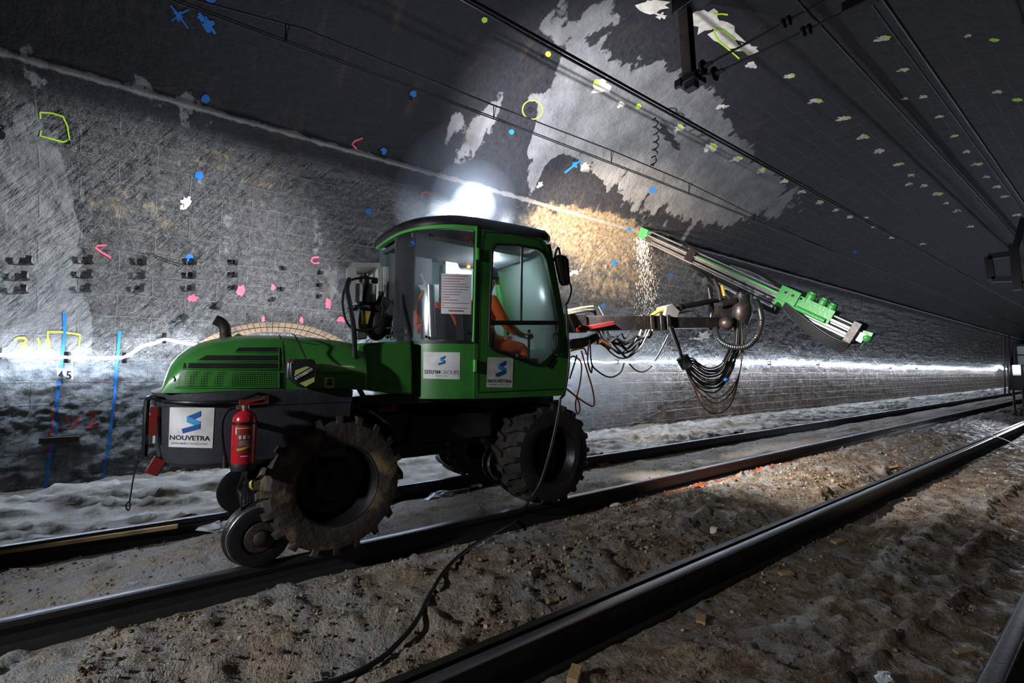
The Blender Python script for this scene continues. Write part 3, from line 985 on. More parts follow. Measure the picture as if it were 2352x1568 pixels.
# crumpled clear plastic scraps
for k, (px, py, zz, r, lab) in enumerate([(505, 1208, -.11, .11, 'crumpled clear plastic beside the far rail left of the rail wheel'),
                                     (1095, 1115, -.11, .07, 'crumpled clear plastic next to the short plank'),
                                     (1010, 1140, -.12, .13, 'crumpled clear plastic in the rail groove beyond the rear tyre'),
                                     (350, 1408, -.15, .045, 'small crumpled plastic scrap beside the near rail of the far track'),
                                     (1022, 1247, -.15, .03, 'tiny plastic scrap below the near rail of the far track'),
                                     (2030, 1555, -.10, .04, 'crumpled plastic scrap between the nearest rails at the bottom edge'),
                                     (1415, 1160, -.13, .06, 'wet plastic scrap beside the rail ahead of the front tyre'),
                                     (1880, 1052, -.13, .12, 'plastic scrap beside the orange rust streak')]):
    p = AZ(px, py, zz)
    mb = MB(); rg = random.Random(k); rings = []
    for i in range(7):
        a = math.pi * i / 6
        rings.append([p + V3(math.sin(a) * math.cos(t * math.pi / 6) * r * rg.uniform(.6, 1.3) * 1.3, math.sin(a) * math.sin(t * math.pi / 6) * r * rg.uniform(.6, 1.2) * .8, math.cos(a) * r * .4 * rg.uniform(.7, 1.2)) for t in range(12)])
    mb.loft(rings, True, False)
    tag(mb.build('plastic_scrap', 'plastic_white', smooth=False), lab, 'plastic')


# ---------------------------------------------------------------- cables on the ground
def ground_cable(pts, r, name, matname, lab, cat):
    cp = curve(pts, 10)
    return tag(MB().tube(cp, r, 8).build(name, matname), lab, cat)


gp = []
for px, py, zz in [(1287, 915, None), (1280, 960, None), (1262, 1040, None), (1240, 1110, None), (1215, 1150, None)]:
    gp.append(AY(px, py, 3.16 if py < 1145 else 3.22))
gp += [AZ(1195, 1185, -.10), AZ(1150, 1215, -.05), AZ(1090, 1250, -.04), AZ(1030, 1300, -.02), AZ(990, 1360, 0), AZ(960, 1420, -.02), AZ(920, 1470, -.06), AZ(870, 1515, -.08), AZ(780, 1560, -.06), AZ(640, 1590, -.06)]
ground_cable(gp, .013, 'power_cable', 'hose_rubber', 'thick black cable trailing from the cab past the front tyre across the foreground mound', 'cable')
ground_cable([AZ(2420, 1045, .15), AZ(2352, 1028, .1), AZ(2290, 1003, .03), AZ(2220, 990, -.02), AZ(2120, 985, -.05), AZ(2010, 990, -.06)], .008, 'white_cable', 'cream', 'thin white cable arching over the rails at the right edge', 'cable')

# ---------------------------------------------------------------- things on the lining
from mathutils.bvhtree import BVHTree
TREES = []
for o in (wall, ceil):
    me = o.data
    TREES.append(BVHTree.FromPolygons([v.co for v in me.vertices], [tuple(p.vertices) for p in me.polygons]))


def lin(px, py, off=.004):
    d = Vector(ray(px, py)).normalized(); best = None
    for t in TREES:
        h_ = t.ray_cast(Vector(ORG), d)
        if h_[0] is not None and (best is None or h_[3] < best): best = h_[3]
    if best is None: return on_wall(px, py, off)
    return Vector(ORG) + d * (best - off * 1.5)


def blob(mb, cx, cy, rx, ry, jit=.25, seed=0, off=.006, rot=0, mi=0, n=18):
    rg = random.Random(seed * 7919 + int(cx))
    rad = [1 + rg.uniform(-jit, jit) for _ in range(n)]
    vs = [lin(cx, cy, off)]; K = 3 if max(rx, ry) < 15 else 6
    ca, sa = math.cos(R(rot)), math.sin(R(rot))
    for j in range(1, K + 1):
        for k in range(n):
            a = 2 * math.pi * k / n
            u = math.cos(a) * rx * rad[k] * j / K; v = math.sin(a) * ry * rad[k] * j / K
            vs.append(lin(cx + u * ca - v * sa, cy + u * sa + v * ca, off))
    fs = [(0, 1 + k, 1 + (k + 1) % n) for k in range(n)]
    for j in range(K - 1):
        for k in range(n):
            a = 1 + j * n + k; b_ = 1 + j * n + (k + 1) % n
            fs.append((a, a + n, b_ + n, b_))
    mb.add(vs, fs, mi)


def stroke(mb, pts, w, off=.006, mi=0, step=7, closed=False, jit=.2):
    if closed: pts = list(pts) + [pts[0]]
    rg = random.Random(int(pts[0][0]))
    L = []
    for (ax, ay), (bx, by) in zip(pts[:-1], pts[1:]):
        n = max(1, int(math.hypot(bx - ax, by - ay) / step))
        for k in range(n): L.append((ax + (bx - ax) * k / n, ay + (by - ay) * k / n))
    L.append(pts[-1])
    rows = []
    for i, (x, y) in enumerate(L):
        a = L[max(i - 1, 0)]; b_ = L[min(i + 1, len(L) - 1)]
        dx, dy = b_[0] - a[0], b_[1] - a[1]; q = math.hypot(dx, dy) or 1
        nx_, ny_ = -dy / q, dx / q; ww = w / 2 * (1 + rg.uniform(-jit, jit))
        rows.append([lin(x + nx_ * ww * t, y + ny_ * ww * t, off) for t in (-1, 0, 1)])
    mb.loft(rows, False, False, mi)


def paint(name, matname, parent, label, blobs=(), strokes=(), off=.006):
    mb = MB()
    for i, b_ in enumerate(blobs):
        blob(mb, *b_[:4], seed=i, off=off, jit=b_[4] if len(b_) > 4 else .2, rot=b_[5] if len(b_) > 5 else 0)
    for st_, w in strokes: stroke(mb, st_, w, off)
    return mb.build(name, matname, parent, label=label)


for cx, cy, r, kw in [(457, 403, 10, ''), (473, 227, 10, ''), (435, 592, 9, ''), (949, 216, 8, ''), (881, 347, 8, ''), (847, 485, 7, ''), (1175, 303, 6, ''), (1498, 437, 7, ''),
                      (1411, 603, 6, ''), (1541, 632, 5, ''), (1385, 702, 5, ''), (1964, 579, 4, ''), (1674, 588, 4, ''), (1445, 527, 5, '')]:
    paint('paint_dot', 'paint_blue', wall if cy > 300 and cx < 1300 else wall, 'blue sprayed dot', [(cx, cy, r, r, .12)])
paint('paint_splash', 'paint_blue', ceil, 'blue sprayed splash', [(410, 35, 9, 11, .5)], [([(392, 13), (410, 35), (432, 65)], 4), ([(395, 48), (412, 33), (435, 22)], 4)])
paint('paint_splash', 'paint_blue', ceil, 'blue sprayed splash', [(478, 56, 11, 20, .4, -35), (464, 44, 9, 8, .5)], [([(456, 30), (475, 50), (495, 78)], 6)])
paint('paint_splash', 'paint_blue', ceil, 'blue sprayed splash', [(484, 3, 10, 7, .4)])
paint('paint_splash', 'paint_blue', ceil, 'blue sprayed streak', [(1320, 378, 6, 8, .4)], [([(1297, 397), (1318, 380), (1336, 367)], 4)])
for cx, cy, r in [(1113, 46, 7), (1259, 124, 6.5), (1467, 244, 6)]:
    paint('paint_dot', 'paint_lime', ceil, 'lime sprayed dot', [(cx, cy, r, r, .1)])
circ = [(1223 + 23 * math.cos(t * math.pi / 12), 252 + 22 * math.sin(t * math.pi / 12)) for t in range(24)]
paint('paint_ring', 'paint_lime', ceil, 'lime sprayed ring', strokes=[(circ + [circ[0]], 2.4)])
paint('paint_outline', 'paint_lime', wall, 'lime sprayed rounded box', strokes=[([(92, 258), (120, 260), (145, 268), (155, 290), (160, 322), (145, 326), (115, 318), (92, 312), (95, 300)], 3.5), ([(93, 272), (92, 258)], 3.5)])
paint('paint_outline', 'paint_lime', wall, 'lime sprayed box outline', strokes=[([(110, 778), (110, 762), (140, 762), (170, 766), (184, 769), (181, 795)], 4)])
paint('painted_digit', 'paint_yellow', wall, 'yellow sprayed 3', strokes=[([(32, 781), (42, 776), (56, 776), (61, 782), (56, 788), (42, 790), (58, 791), (63, 797), (58, 803), (34, 803)], 6)])
paint('painted_digit', 'paint_yellow', wall, 'yellow sprayed 1', strokes=[([(86, 776), (91, 786), (88, 806)], 6)])
paint('painted_digit', 'paint_yellow', wall, 'yellow sprayed 1', strokes=[([(104, 783), (112, 780), (115, 803)], 6)])
paint('paint_line', 'paint_blue', wall, 'long blue sprayed line', strokes=[([(148, 718), (149, 760), (145, 800), (140, 850), (133, 900), (127, 960), (122, 1005), (110, 1075), (102, 1135)], 8)])
paint('paint_line', 'paint_blue', wall, 'long blue sprayed line', strokes=[([(275, 760), (272, 800), (267, 850), (264, 900), (255, 980), (247, 1040), (236, 1098)], 7)])
paint('painted_letter', 'paint_red', wall, 'red sprayed V', strokes=[([(148, 950), (160, 972), (168, 982), (176, 968), (184, 950)], 5)])
paint('painted_letter', 'paint_red', wall, 'red sprayed I', strokes=[([(200, 950), (226, 943)], 5), ([(214, 948), (209, 978)], 5), ([(198, 982), (228, 973)], 5)])
paint('paint_streak', 'paint_red', wall, 'red sprayed streak', strokes=[([(123, 935), (121, 985), (112, 1030), (108, 1050)], 6)])
paint('paint_arrow', 'paint_pink', wall, 'pink sprayed arrow', strokes=[([(245, 563), (225, 564), (219, 569), (235, 580), (255, 592)], 4)])
paint('paint_arrow', 'paint_pink', ceil, 'pink sprayed arrow', strokes=[([(833, 317), (815, 324), (809, 331), (820, 343)], 4)])
paint('paint_arrow', 'paint_pink', wall, 'pink sprayed hook', strokes=[([(732, 590), (718, 592), (715, 600), (722, 605), (733, 603)], 4)])
paint('paint_arrow', 'paint_red', wall, 'red sprayed arc', strokes=[([(968, 452), (970, 443), (980, 441), (992, 446)], 4)])
for cx, cy, rx, ry in [(443, 685, 11, 9), (553, 666, 10, 12), (627, 660, 5, 8), (754, 697, 7, 13), (604, 732, 4, 7), (692, 735, 4, 8), (785, 733, 12, 6)]:
    paint('paint_patch', 'paint_pink', wall, 'pink sprayed patch', [(cx, cy, rx, ry, .3)])
paint('painted_marks', 'paint_red', wall, 'small orange sprayed letters', strokes=[([(1928, 665), (1938, 669)], 2), ([(1942, 664), (1944, 674)], 2)])

# pale bare mortar spots with a lime dot where holes will be drilled
SPOT = [(1560, 294, 9, 8, 1), (1634, 338, 12, 9, 1), (1692, 364, 11, 6, 1), (1750, 392, 9, 6, 1), (1802, 415, 8, 5, 1), (1842, 440, 8, 4, 0), (1884, 464, 7, 4, 1), (1920, 482, 6, 3, 1), (1953, 498, 6, 3, 1),
        (1815, 174, 11, 5, 1), (1874, 232, 14, 5, 1), (1940, 272, 14, 5, 1), (1983, 314, 11, 5, 1), (2022, 346, 10, 5, 0), (2065, 377, 10, 4, 1), (2094, 402, 7, 3, 0), (2090, 423, 8, 3, 0), (2123, 426, 7, 3, 0), (2156, 445, 11, 3, 1), (2174, 466, 5, 2.5, 1), (2199, 484, 7, 3, 0),
        (2030, 88, 16, 6, 1), (2075, 160, 11, 4, 1), (2122, 222, 8, 3.5, 1), (2080, 226, 7, 3, 0), (2159, 268, 9, 3, 1), (2194, 312, 8, 3, 1), (2221, 348, 7, 3, 1), (2246, 377, 12, 3, 1), (2268, 406, 8, 2.5, 0), (2290, 429, 8, 3, 0), (2308, 451, 8, 2.5, 1), (2337, 493, 9, 2.5, 1),
        (2225, 82, 8, 4, 0), (2293, 210, 10, 4, 0), (1660, 244, 12, 5, 0), (1428, 240, 7, 6, 0), (1345, 382, 8, 8, 0), (1241, 424, 6, 6, 0), (430, 465, 12, 12, 0), (1320, 625, 9, 6, 0), (1615, 771, 14, 9, 0),
        (2010, 520, 7, 2.5, 1), (2050, 545, 6, 2.5, 0), (1990, 500, 6, 2.5, 0), (2230, 520, 7, 2, 1), (2120, 560, 6, 2, 0)]
for i, (cx, cy, rx, ry, gdot) in enumerate(SPOT):
    par = ceil if cy < 560 and cx > 1300 else wall
    sp = paint('mortar_spot', 'plaster_pale', par, 'pale bare mortar spot', [(cx, cy, rx, ry, .45), (cx - rx, cy + ry * .8, rx * .45, ry * .5, .5)])
    if gdot:
        sp2 = paint('paint_dot', 'paint_lime', sp, 'lime sprayed dot', [(cx + rx * .5, cy - ry * .4, max(rx * .5, 3), max(ry * .6, 1.8), .15)], off=.010)
for cx, cy in [(2284, 92), (2337, 229)]:
    paint('paint_dot', 'paint_lime', ceil, 'lime sprayed dot', [(cx, cy, 12, 4, .15)])
sp = paint('mortar_patch', 'plaster_pale', ceil, 'large pale spalled patch', [(1622, 48, 32, 30, .35), (1665, 75, 45, 22, .4, 35), (1715, 112, 28, 13, .5, 10), (1722, 150, 12, 8, .5)])
paint('paint_outline', 'paint_lime', sp, 'lime sprayed outline', strokes=[([(1640, 33), (1658, 32), (1672, 34)], 4), ([(1690, 92), (1662, 70), (1644, 66), (1639, 75), (1650, 95), (1672, 112), (1698, 135)], 4)], off=.012)
paint('mortar_patch', 'plaster_pale', ceil, 'pale spalled patch', [(1500, 12, 32, 16, .4), (1518, 36, 10, 7, .5)])
sp = paint('mortar_patch', 'plaster_pale', ceil, 'pale spalled patch', [(1380, 198, 22, 19, .4)])
paint('paint_dot', 'paint_lime', sp, 'lime sprayed dot', [(1369, 190, 6, 6, .2)], off=.012)
for cx, cy, r in [(944, 225, 5), (873, 350, 5), (1246, 131, 4), (1218, 253, 7), (3, 311, 10), (158, 327, 5), (266, 296, 3)]:
    paint('drill_hole', 'hole_black', wall if cx < 400 else ceil, 'dark drilled hole', [(cx, cy, r, r, .15)], off=.008)

# light rope
ROPE = [(-60, 812), (0, 814), (70, 819), (140, 821), (156, 822), (220, 823), (285, 822), (330, 796), (378, 781), (400, 784), (445, 793), (520, 802), (640, 808), (800, 815), (1000, 822), (1200, 828), (1310, 830), (1400, 832), (1480, 830), (1560, 830),
        (1640, 832), (1700, 833), (1760, 834), (1800, 831), (1860, 834), (1872, 835), (1940, 838), (2000, 841), (2040, 843), (2100, 844), (2160, 845), (2230, 847), (2285, 850), (2293, 838), (2306, 846), (2330, 848)]
cp = []
for (ax, ay), (bx, by) in zip(ROPE[:-1], ROPE[1:]):
    n = max(1, int((bx - ax) / 12))
    for k in range(n):
        x = ax + (bx - ax) * k / n; y = ay + (by - ay) * k / n + 1.2 * math.sin(x * .11)
        p = on_wall(x, y, .13 if x < 1300 else .10)
        cp.append(p)
rope = empty('light_rope', cp[0], 'bright white light rope strung along the stone wall at eye height', 'light')
MB().tube(cp, .017, 8).build('glowing_tube', 'led_emit', rope)
for px, py in [(0, 814), (158, 823), (288, 824), (378, 779), (1872, 836), (2100, 845), (2040, 844), (1760, 835), (1410, 832)]:
    p = on_wall(px, py, .11)
    mb = MB(); mb.box((p.x - .022, p.y - .03, p.z - .05), (p.x + .022, p.y + .07, p.z + .07))
    mb.build('clip', 'bracket_black', rope, bevel=.008)

# plate with the number 45
pl = empty('number_plate', on_wall(153, 860, .05), 'pale plate reading 45 below the light rope, crossed by a blue line', 'sign')
dec = Decal([(134, 845), (172, 848), (171, 876), (134, 873)], lambda x, y, off=0: on_wall(x, y, .06 + off))
mb = MB(); dec.patch(mb, off=0, nu=2, nv=2); mb.build('plate', 'sign_plate', pl, solid=.006)
mb = MB(); decal_text(mb, dec, '4', (.08, .15, .38, .85), .006, .02); mb.build('digit', 'ink', pl)
mb = MB(); decal_text(mb, dec, '5', (.55, .15, .88, .85), .006, .02); mb.build('digit', 'ink', pl)
mb = MB(); stroke(mb, [(145, 843), (142, 878)], 8, .02); 
# small metal ledge
p = on_wall(137, 1004, .05)
mb = MB(); mb.box((p.x - .14, p.y - .06, p.z - .02), (p.x + .17, p.y + .08, p.z + .012))
mb.box((p.x - .14, p.y - .06, p.z - .05), (p.x + .17, p.y - .052, p.z - .02))
tag(mb.build('metal_ledge', 'rust_metal', bevel=.003), 'short rusty metal shelf on the rough wall under the red VI', 'shelf')

# cable brackets: an upright pale plate with black hooks
COLN = ['leftmost column', 'second column from the left', 'third column from the left', 'fourth column, by a blue dot', 'fifth column', 'sixth column', 'seventh column, nearest the cab']
BR = [[(62, 600), (52, 635), (50, 665)], [(200, 598), (198, 630), (195, 662)], [(322, 601), (318, 632), (316, 662)], [(436, 600), (434, 631), (432, 660)], [(530, 602), (529, 630), (529, 658)], [(640, 615), (636, 662), (616, 685)], [(724, 625), (722, 652), (721, 678)]]
HT = ['top', 'middle', 'bottom']
for ci, colm in enumerate(BR):
    for ri, (px, py) in enumerate(colm):
        p = on_wall(px + 12, py, .02)
        s_ = .62 if ci < 4 else (.55 if ci == 4 else .45)
        root = empty('cable_bracket', p, f'{HT[ri]} black cable bracket in the {COLN[ci]} on the stone wall', 'bracket', 'cable brackets on the stone wall')
        mb = MB(); mb.box((p.x - .004, p.y - .10 * s_, p.z - .055 * s_), (p.x + .004, p.y + .05, p.z + .065 * s_)); mb.build('back_plate', 'bracket_grey', root)
        mb = MB()
        hk = [p + V3(0, .03, -.05 * s_), p + V3(0, -.09 * s_, -.055 * s_), p + V3(0, -.17 * s_, -.045 * s_), p + V3(0, -.20 * s_, .02 * s_)]
        for a, b_ in zip(hk[:-1], hk[1:]): mb.beam(a, b_, .036, .010)
        mb.box((p.x - .022, p.y - .205 * s_, p.z + .0), (p.x + .022, p.y - .195 * s_, p.z + .06 * s_))
        mb.build('hook', 'bracket_black', root)
for px, py, lab in [(423, 728, 'small black stub on the wall left of the exhaust pipe'), (503, 698, 'small black stub on the wall above the exhaust pipe')]:
    p = on_wall(px, py, .03); mb = MB(); mb.box((p.x - .03, p.y - .08, p.z - .05), (p.x + .03, p.y + .06, p.z + .03), rot=Matrix.Rotation(R(25), 3, 'Y'))
    tag(mb.build('wall_stub', 'bracket_black', bevel=.004), lab, 'bracket')
mb = MB(); mb.tube(curve([on_wall(335, 580, .05), on_wall(352, 584, .04), on_wall(385, 597, .05), on_wall(425, 610, .05)], 5), .005, 6)
tag(mb.build('dangling_wire', 'wire_metal'), 'thin black wire strung between two cable brackets', 'wire')
# box and bracket on the wall above the cab
p = on_wall(993, 478, .12)
mb = MB(); mb.box((p.x - .09, p.y - .08, p.z - .07), (p.x + .09, p.y + .14, p.z + .07)); mb.box((p.x - .05, p.y - .02, p.z - .14), (p.x + .03, p.y + .12, p.z - .07))
tag(mb.build('junction_box', 'cream', bevel=.008), 'small white box on the wall just above the cab roof', 'box')

# brick arch of a refuge behind the hood
mb = MB(); N_ = 44
for k in range(N_):
    for j, (r0, r1) in enumerate(((1.0, 1.10), (1.115, 1.215))):
        a0 = math.pi * (k + .04) / N_; a1 = math.pi * (k + .96) / N_
        cx, cz = 625, 862
        q = []
        for a, r_ in ((a0, r0), (a1, r0), (a1, r1), (a0, r1)):
            q.append(on_wall(cx + 175 * r_ * math.cos(a), cz - 100 * r_ * math.sin(a), .05))
        mb.prism(q, (0, .08, 0))
mat('arch_brick', (.15, .095, .055), .7, var=.6, vscale=7, color2=(.05, .035, .028), bump=.5)
o = mb.build('trim_1', 'arch_brick', smooth=False); o['kind'] = 'structure'; o['label'] = 'arched brick rim of the wall refuge'
# stay line on the wall, right
mb = MB(); mb.tube([on_wall(1385, 1000, .05), on_wall(1690, 862, .1)], .006, 6)
tag(mb.build('stay_line', 'steel'), 'thin slanting line in front of the brick wall under the hose loop', 'line')

# ---------------------------------------------------------------- overhead lines
ol = empty('overhead_line', (0, 4.23, 4.2), 'thin double overhead wire with droppers running above the far track', 'overhead line')
mb = MB(); mb.tube([AY(300, -40, 4.23), AY(700, 67, 4.23), AY(1000, 188, 4.23), AY(1130, 240, 4.23), AY(1404, 345, 4.23), AY(1582, 420, 4.23), AY(1800, 528, 4.23), AY(2060, 644, 4.23), V3(60, 4.23, 4.3)], .009, 6); mb.build('messenger_wire', 'wire_metal', ol)
mb = MB()
for dz in (0, .022): mb.tube([AY(300, -35, 4.23) + V3(0, 0, dz), AY(700, 114, 4.23) + V3(0, 0, dz), AY(1134, 273, 4.23) + V3(0, 0, dz), AY(1500, 413, 4.23) + V3(0, 0, dz), AY(1900, 572, 4.23) + V3(0, 0, dz), V3(60, 4.23, 4.12 + dz)], .007, 6)
mb.build('contact_wire', 'wire_metal', ol)
for px, y0, y1 in [(656, 55, 97), (1134, 240, 273), (1404, 345, 375), (1582, 420, 445), (1730, 493, 508)]:
    mb = MB(); mb.tube([AY(px, y0, 4.23), AY(px, y1, 4.23)], .006, 5); mb.tube([AY(px + 3, y0, 4.23) + V3(.02, 0, 0), AY(px, y1, 4.23)], .004, 5)
    mb.build('dropper', 'wire_metal', ol)
c_ = []
for i in range(90):
    t = i / 89; q = AY(1503 + 4 * math.sin(t * 4), 268 + 115 * t, 4.23); a = t * 22 * 1.9
    c_.append(q + V3(.04 * math.cos(a), .04 * math.sin(a), 0))
MB().tube(c_, .012, 5).build('coiled_wire', 'wire_metal', ol, label='coiled loose wire hanging off the line')
fd = empty('feeder_cable', (0, 3.4, 4.6), 'pair of thick black overhead cables between the two tracks', 'cable')
for dz in (0, .05):
    MB().tube([V3(-2, 3.4, 4.6 + dz), V3(8, 3.4, 4.59 + dz), V3(20, 3.4, 4.6 + dz), V3(60, 3.4, 4.6 + dz)], .014, 8).build('cable', 'wire_metal', fd)
for yy, zz, rr, lab in [(1.63, 4.6, .011, 'single overhead cable right of the ceiling support'), (1.26, 4.62, .008, 'thin overhead wire above the near track'), (1.18, 4.62, .014, 'thickest overhead wire, above the near track at the right')]:
    tag(MB().tube([V3(x, yy, zz - .0007 * (x - 10) ** 2 * .2) for x in (-2, 2, 6, 10, 20, 60)], rr, 8).build('overhead_wire', 'wire_metal'), lab, 'wire')

# ceiling support with insulators
SX = 4.75
sp = empty('line_support', AX(1578, 100, SX), 'dark steel post hanging from the ceiling with two insulated arms', 'support')
a = AX(1568, -60, SX); b_ = AX(1584, 180, SX)
mb = MB(); mb.beam(a + V3(-.05, 0, 0), b_ + V3(-.05, 0, 0), .02, .12, up=V3(0, 1, 0)); mb.beam(a + V3(.05, 0, 0), b_ + V3(.05, 0, 0), .02, .12, up=V3(0, 1, 0)); mb.beam(a, b_, .1, .02, up=V3(0, 1, 0))
mb.build('post', 'rust_metal', sp, smooth=False)
mb = MB(); q = AX(1590, 5, SX); mb.box((q.x - .1, q.y - .22, q.z - .06), (q.x + .1, q.y + .22, q.z + .3)); mb.build('mounting_block', 'black_metal', sp, bevel=.01)
mb = MB(); q = AX(1588, 188, SX); mb.box((q.x - .12, q.y - .12, q.z - .04), (q.x + .12, q.y + .12, q.z + .04)); mb.box((q.x - .05, q.y - .07, q.z - .1), (q.x + .05, q.y + .07, q.z + .06)); mb.box((q.x - .14, q.y + .05, q.z - .07), (q.x - .1, q.y + .14, q.z + .03)); mb.build('foot_clamp', 'black_metal', sp, bevel=.008)
for (ax, ay), (bx, by), (ix, iy) in [((1617, 153), (1905, -5), (1806, 51)), ((1643, 169), (1972, 12), (1852, 70))]:
    p = AX(ax, ay, SX); q = AX(bx, by, SX)
    MB().tube([p, q], .012, 8).build('arm', 'black_metal', sp)
    dr = (q - p).normalized()
    mb = MB(); mb.lathe([(.01, -.05), (.075, -.03), (.08, 0), (.03, .01), (.02, .1)], p, dr, 16); mb.build('insulator', 'rubber_dark', sp)
    i_ = AX(ix, iy, SX); mb = MB(); mb.lathe([(.012, -.05), (.05, -.035), (.05, -.015), (.02, 0), (.05, .015), (.05, .035), (.012, .05)], i_, dr, 14); mb.build('insulator', 'rubber_dark', sp)
mb = MB(); mb.tube([AX(1600, 165, SX), AX(1617, 153, SX)], .02, 8); mb.tube([AX(1600, 175, SX), AX(1643, 169, SX)], .02, 8); mb.build('bracket_stub', 'black_metal', sp)
mb = MB(); q = AX(1975, 8, SX); mb.box((q.x - .06, q.y - .12, q.z - .04), (q.x + .06, q.y + .12, q.z + .06)); mb.build('end_clamp', 'black_metal', sp, bevel=.006)
# far support frame
FX = 17
fs_ = empty('line_support', AX(2303, 620, FX), 'far square dark steel frame hanging from the ceiling at the right edge', 'support')
mb = MB()
A_ = [(2270, 590), (2330, 582), (2334, 640), (2278, 642)]
q = [AX(x, y, FX) for x, y in A_]
for i in range(4): mb.beam(q[i], q[(i + 1) % 4], .14, .14)
mb.build('frame', 'black_metal', fs_, smooth=False)
mb = MB(); mb.beam(AX(2328, 560, FX), AX(2338, 666, FX), .16, .16, up=V3(0, 1, 0)); mb.beam(AX(2328, 585, FX), AX(2352, 500, FX), .12, .12, up=V3(0, 1, 0)); mb.build('post', 'black_metal', fs_, smooth=False)
MB().tube([AX(2335, 645, FX), AX(2352, 648, FX)], .03, 6).build('arm', 'black_metal', fs_)

# distant works vehicle at the right edge
VX = 21.0
def AVX(px, py, x=VX): return AX(px, py, x)
vh = empty('works_wagon', V3(VX, AVX(2340, 850).y, 0), 'dark works wagon with a bright headlamp far down the track at the right edge', 'wagon')
a = AVX(2312, 838); b_ = AVX(2420, 898)
y0, y1 = b_.y, a.y
mb = MB(); mb.box((VX, y0, b_.z), (VX + 3, y1, a.z)); mb.build('body', 'black_paint', vh, bevel=.02)
c1 = AVX(2328, 795); mb = MB()
for yy in (c1.y, (c1.y + y0) / 2, y0): mb.box((VX + .2, yy - .04, a.z), (VX + .28, yy + .04, c1.z))
mb.box((VX + .2, y0, c1.z), (VX + 1.5, c1.y, c1.z + .08)); mb.box((VX + .2, y0, (a.z + c1.z) / 2), (VX + .26, c1.y, (a.z + c1.z) / 2 + .04)); mb.build('cabin_frame', 'black_paint', vh, bevel=.01)
mb = MB(); mb.box((VX + .23, y0, a.z), (VX + .24, c1.y, c1.z)); mb.build('windscreen', 'foil', vh)
q0 = AVX(2325, 838); q1 = AVX(2346, 862)
mb = MB(); mb.box((VX - .03, q1.y, q1.z), (VX, q0.y, q0.z)); mb.build('lamp_plate', 'sign_plate', vh)
qq = AVX(2335, 846); mb = MB(); mb.lathe([(.001, -.05), (.05, -.05), (.07, -.02), (.07, 0)], (VX - .03, qq.y, qq.z), (1, 0, 0), 16); mb.build('headlamp', 'far_lamp_emit', vh)
for px in (2307, 2317):
    t = AVX(px, 770); q = AVX(px + 1, 905); MB().tube([t, q], .022, 6).build('rail_post', 'rust_metal', vh)
for px in (2327, 2349):
    t = AVX(px, 890); q = V3(VX, t.y, -.0); MB().tube([t, q], .03, 6).build('leg', 'rust_metal', vh)
light('wagon_headlight', 'SPOT', (VX - .2, qq.y, qq.z), 160, (.85, .9, 1), (0, 3, 0), .06, 50, .8)

# ================================================================ the drilling rig
MYC = 4.18
rig = empty('drilling_rig', (1.9, MYC, 0), 'green wheeled drilling rig standing on the far track, drilling boom reaching the wall', 'rig')


def surf(*objs, default=None):
    """Ray hit on given meshes; decals are laid on what they hit."""
    trees = []
    for o in objs:
        off = OFF[o]
        trees.append(BVHTree.FromPolygons([v.co + off for v in o.data.vertices], [tuple(p.vertices) for p in o.data.polygons]))

    def f(px, py, off=.003):
        d = Vector(ray(px, py)).normalized(); best = None
        for t in trees:
            h_ = t.ray_cast(Vector(ORG), d)
            if h_[0] is not None and (best is None or h_[3] < best): best = h_[3]
        if best is None:
            best = (AY(px, py, default or 3.3) - Vector(ORG)).length
        return Vector(ORG) + d * (best - off)
    return f


def dstroke(mb, hit, pts, w, off=.003, mi=0, step=8):
    L = []
    for (ax, ay), (bx, by) in zip(pts[:-1], pts[1:]):
        n = max(1, int(math.hypot(bx - ax, by - ay) / step))
        for k in range(n): L.append((ax + (bx - ax) * k / n, ay + (by - ay) * k / n))
    L.append(pts[-1]); rows = []
    for i, (x, y) in enumerate(L):
        a = L[max(i - 1, 0)]; b_ = L[min(i + 1, len(L) - 1)]
        dx, dy = b_[0] - a[0], b_[1] - a[1]; q = math.hypot(dx, dy) or 1
        rows.append([hit(x - dy / q * w / 2 * t, y + dx / q * w / 2 * t, off) for t in (-1, 1)])
    mb.loft(rows, False, False, mi)


def plan_loft(mb, plans, mi=0):
    mb.loft(plans, True, True, mi)


# ---- chassis
mb = MB()
mb.box((.35, 3.72, .62), (3.35, 4.66, .96)); mb.box((1.0, 3.62, .70), (2.3, 4.74, .92)); mb.box((2.25, 3.66, .78), (3.2, 4.7, 1.02))
mb.box((.9, 3.58, .55), (1.9, 3.72, .66)); mb.box((1.55, 3.56, .66), (2.35, 3.66, .90))
mb.build('chassis', 'black_paint', rig, bevel=.015)
mb = MB(); mb.lathe([(.44, .92), (.46, .94), (.46, 1.02), (.42, 1.05)], (1.75, MYC, 0), (0, 0, 1), 40, caps=True); mb.build('slewing_ring', 'rust_metal', rig)
mb = MB(); mb.box((.75, 3.44, 1.0), (2.95, 4.95, 1.07)); mb.box((.2, 3.5, .85), (.95, 4.86, 1.12)); mb.build('turntable_deck', 'black_paint', rig, bevel=.012)
for xx in (.9, 2.86):
    mb = MB(); mb.tube([(xx, 3.6, .49), (xx, 4.76, .49)], .075, 14); mb.ball((xx, 4.18, .49), .17, 14); mb.box((xx - .09, 3.95, .5), (xx + .09, 4.4, .7))
    mb.build('axle', 'rust_metal', rig)


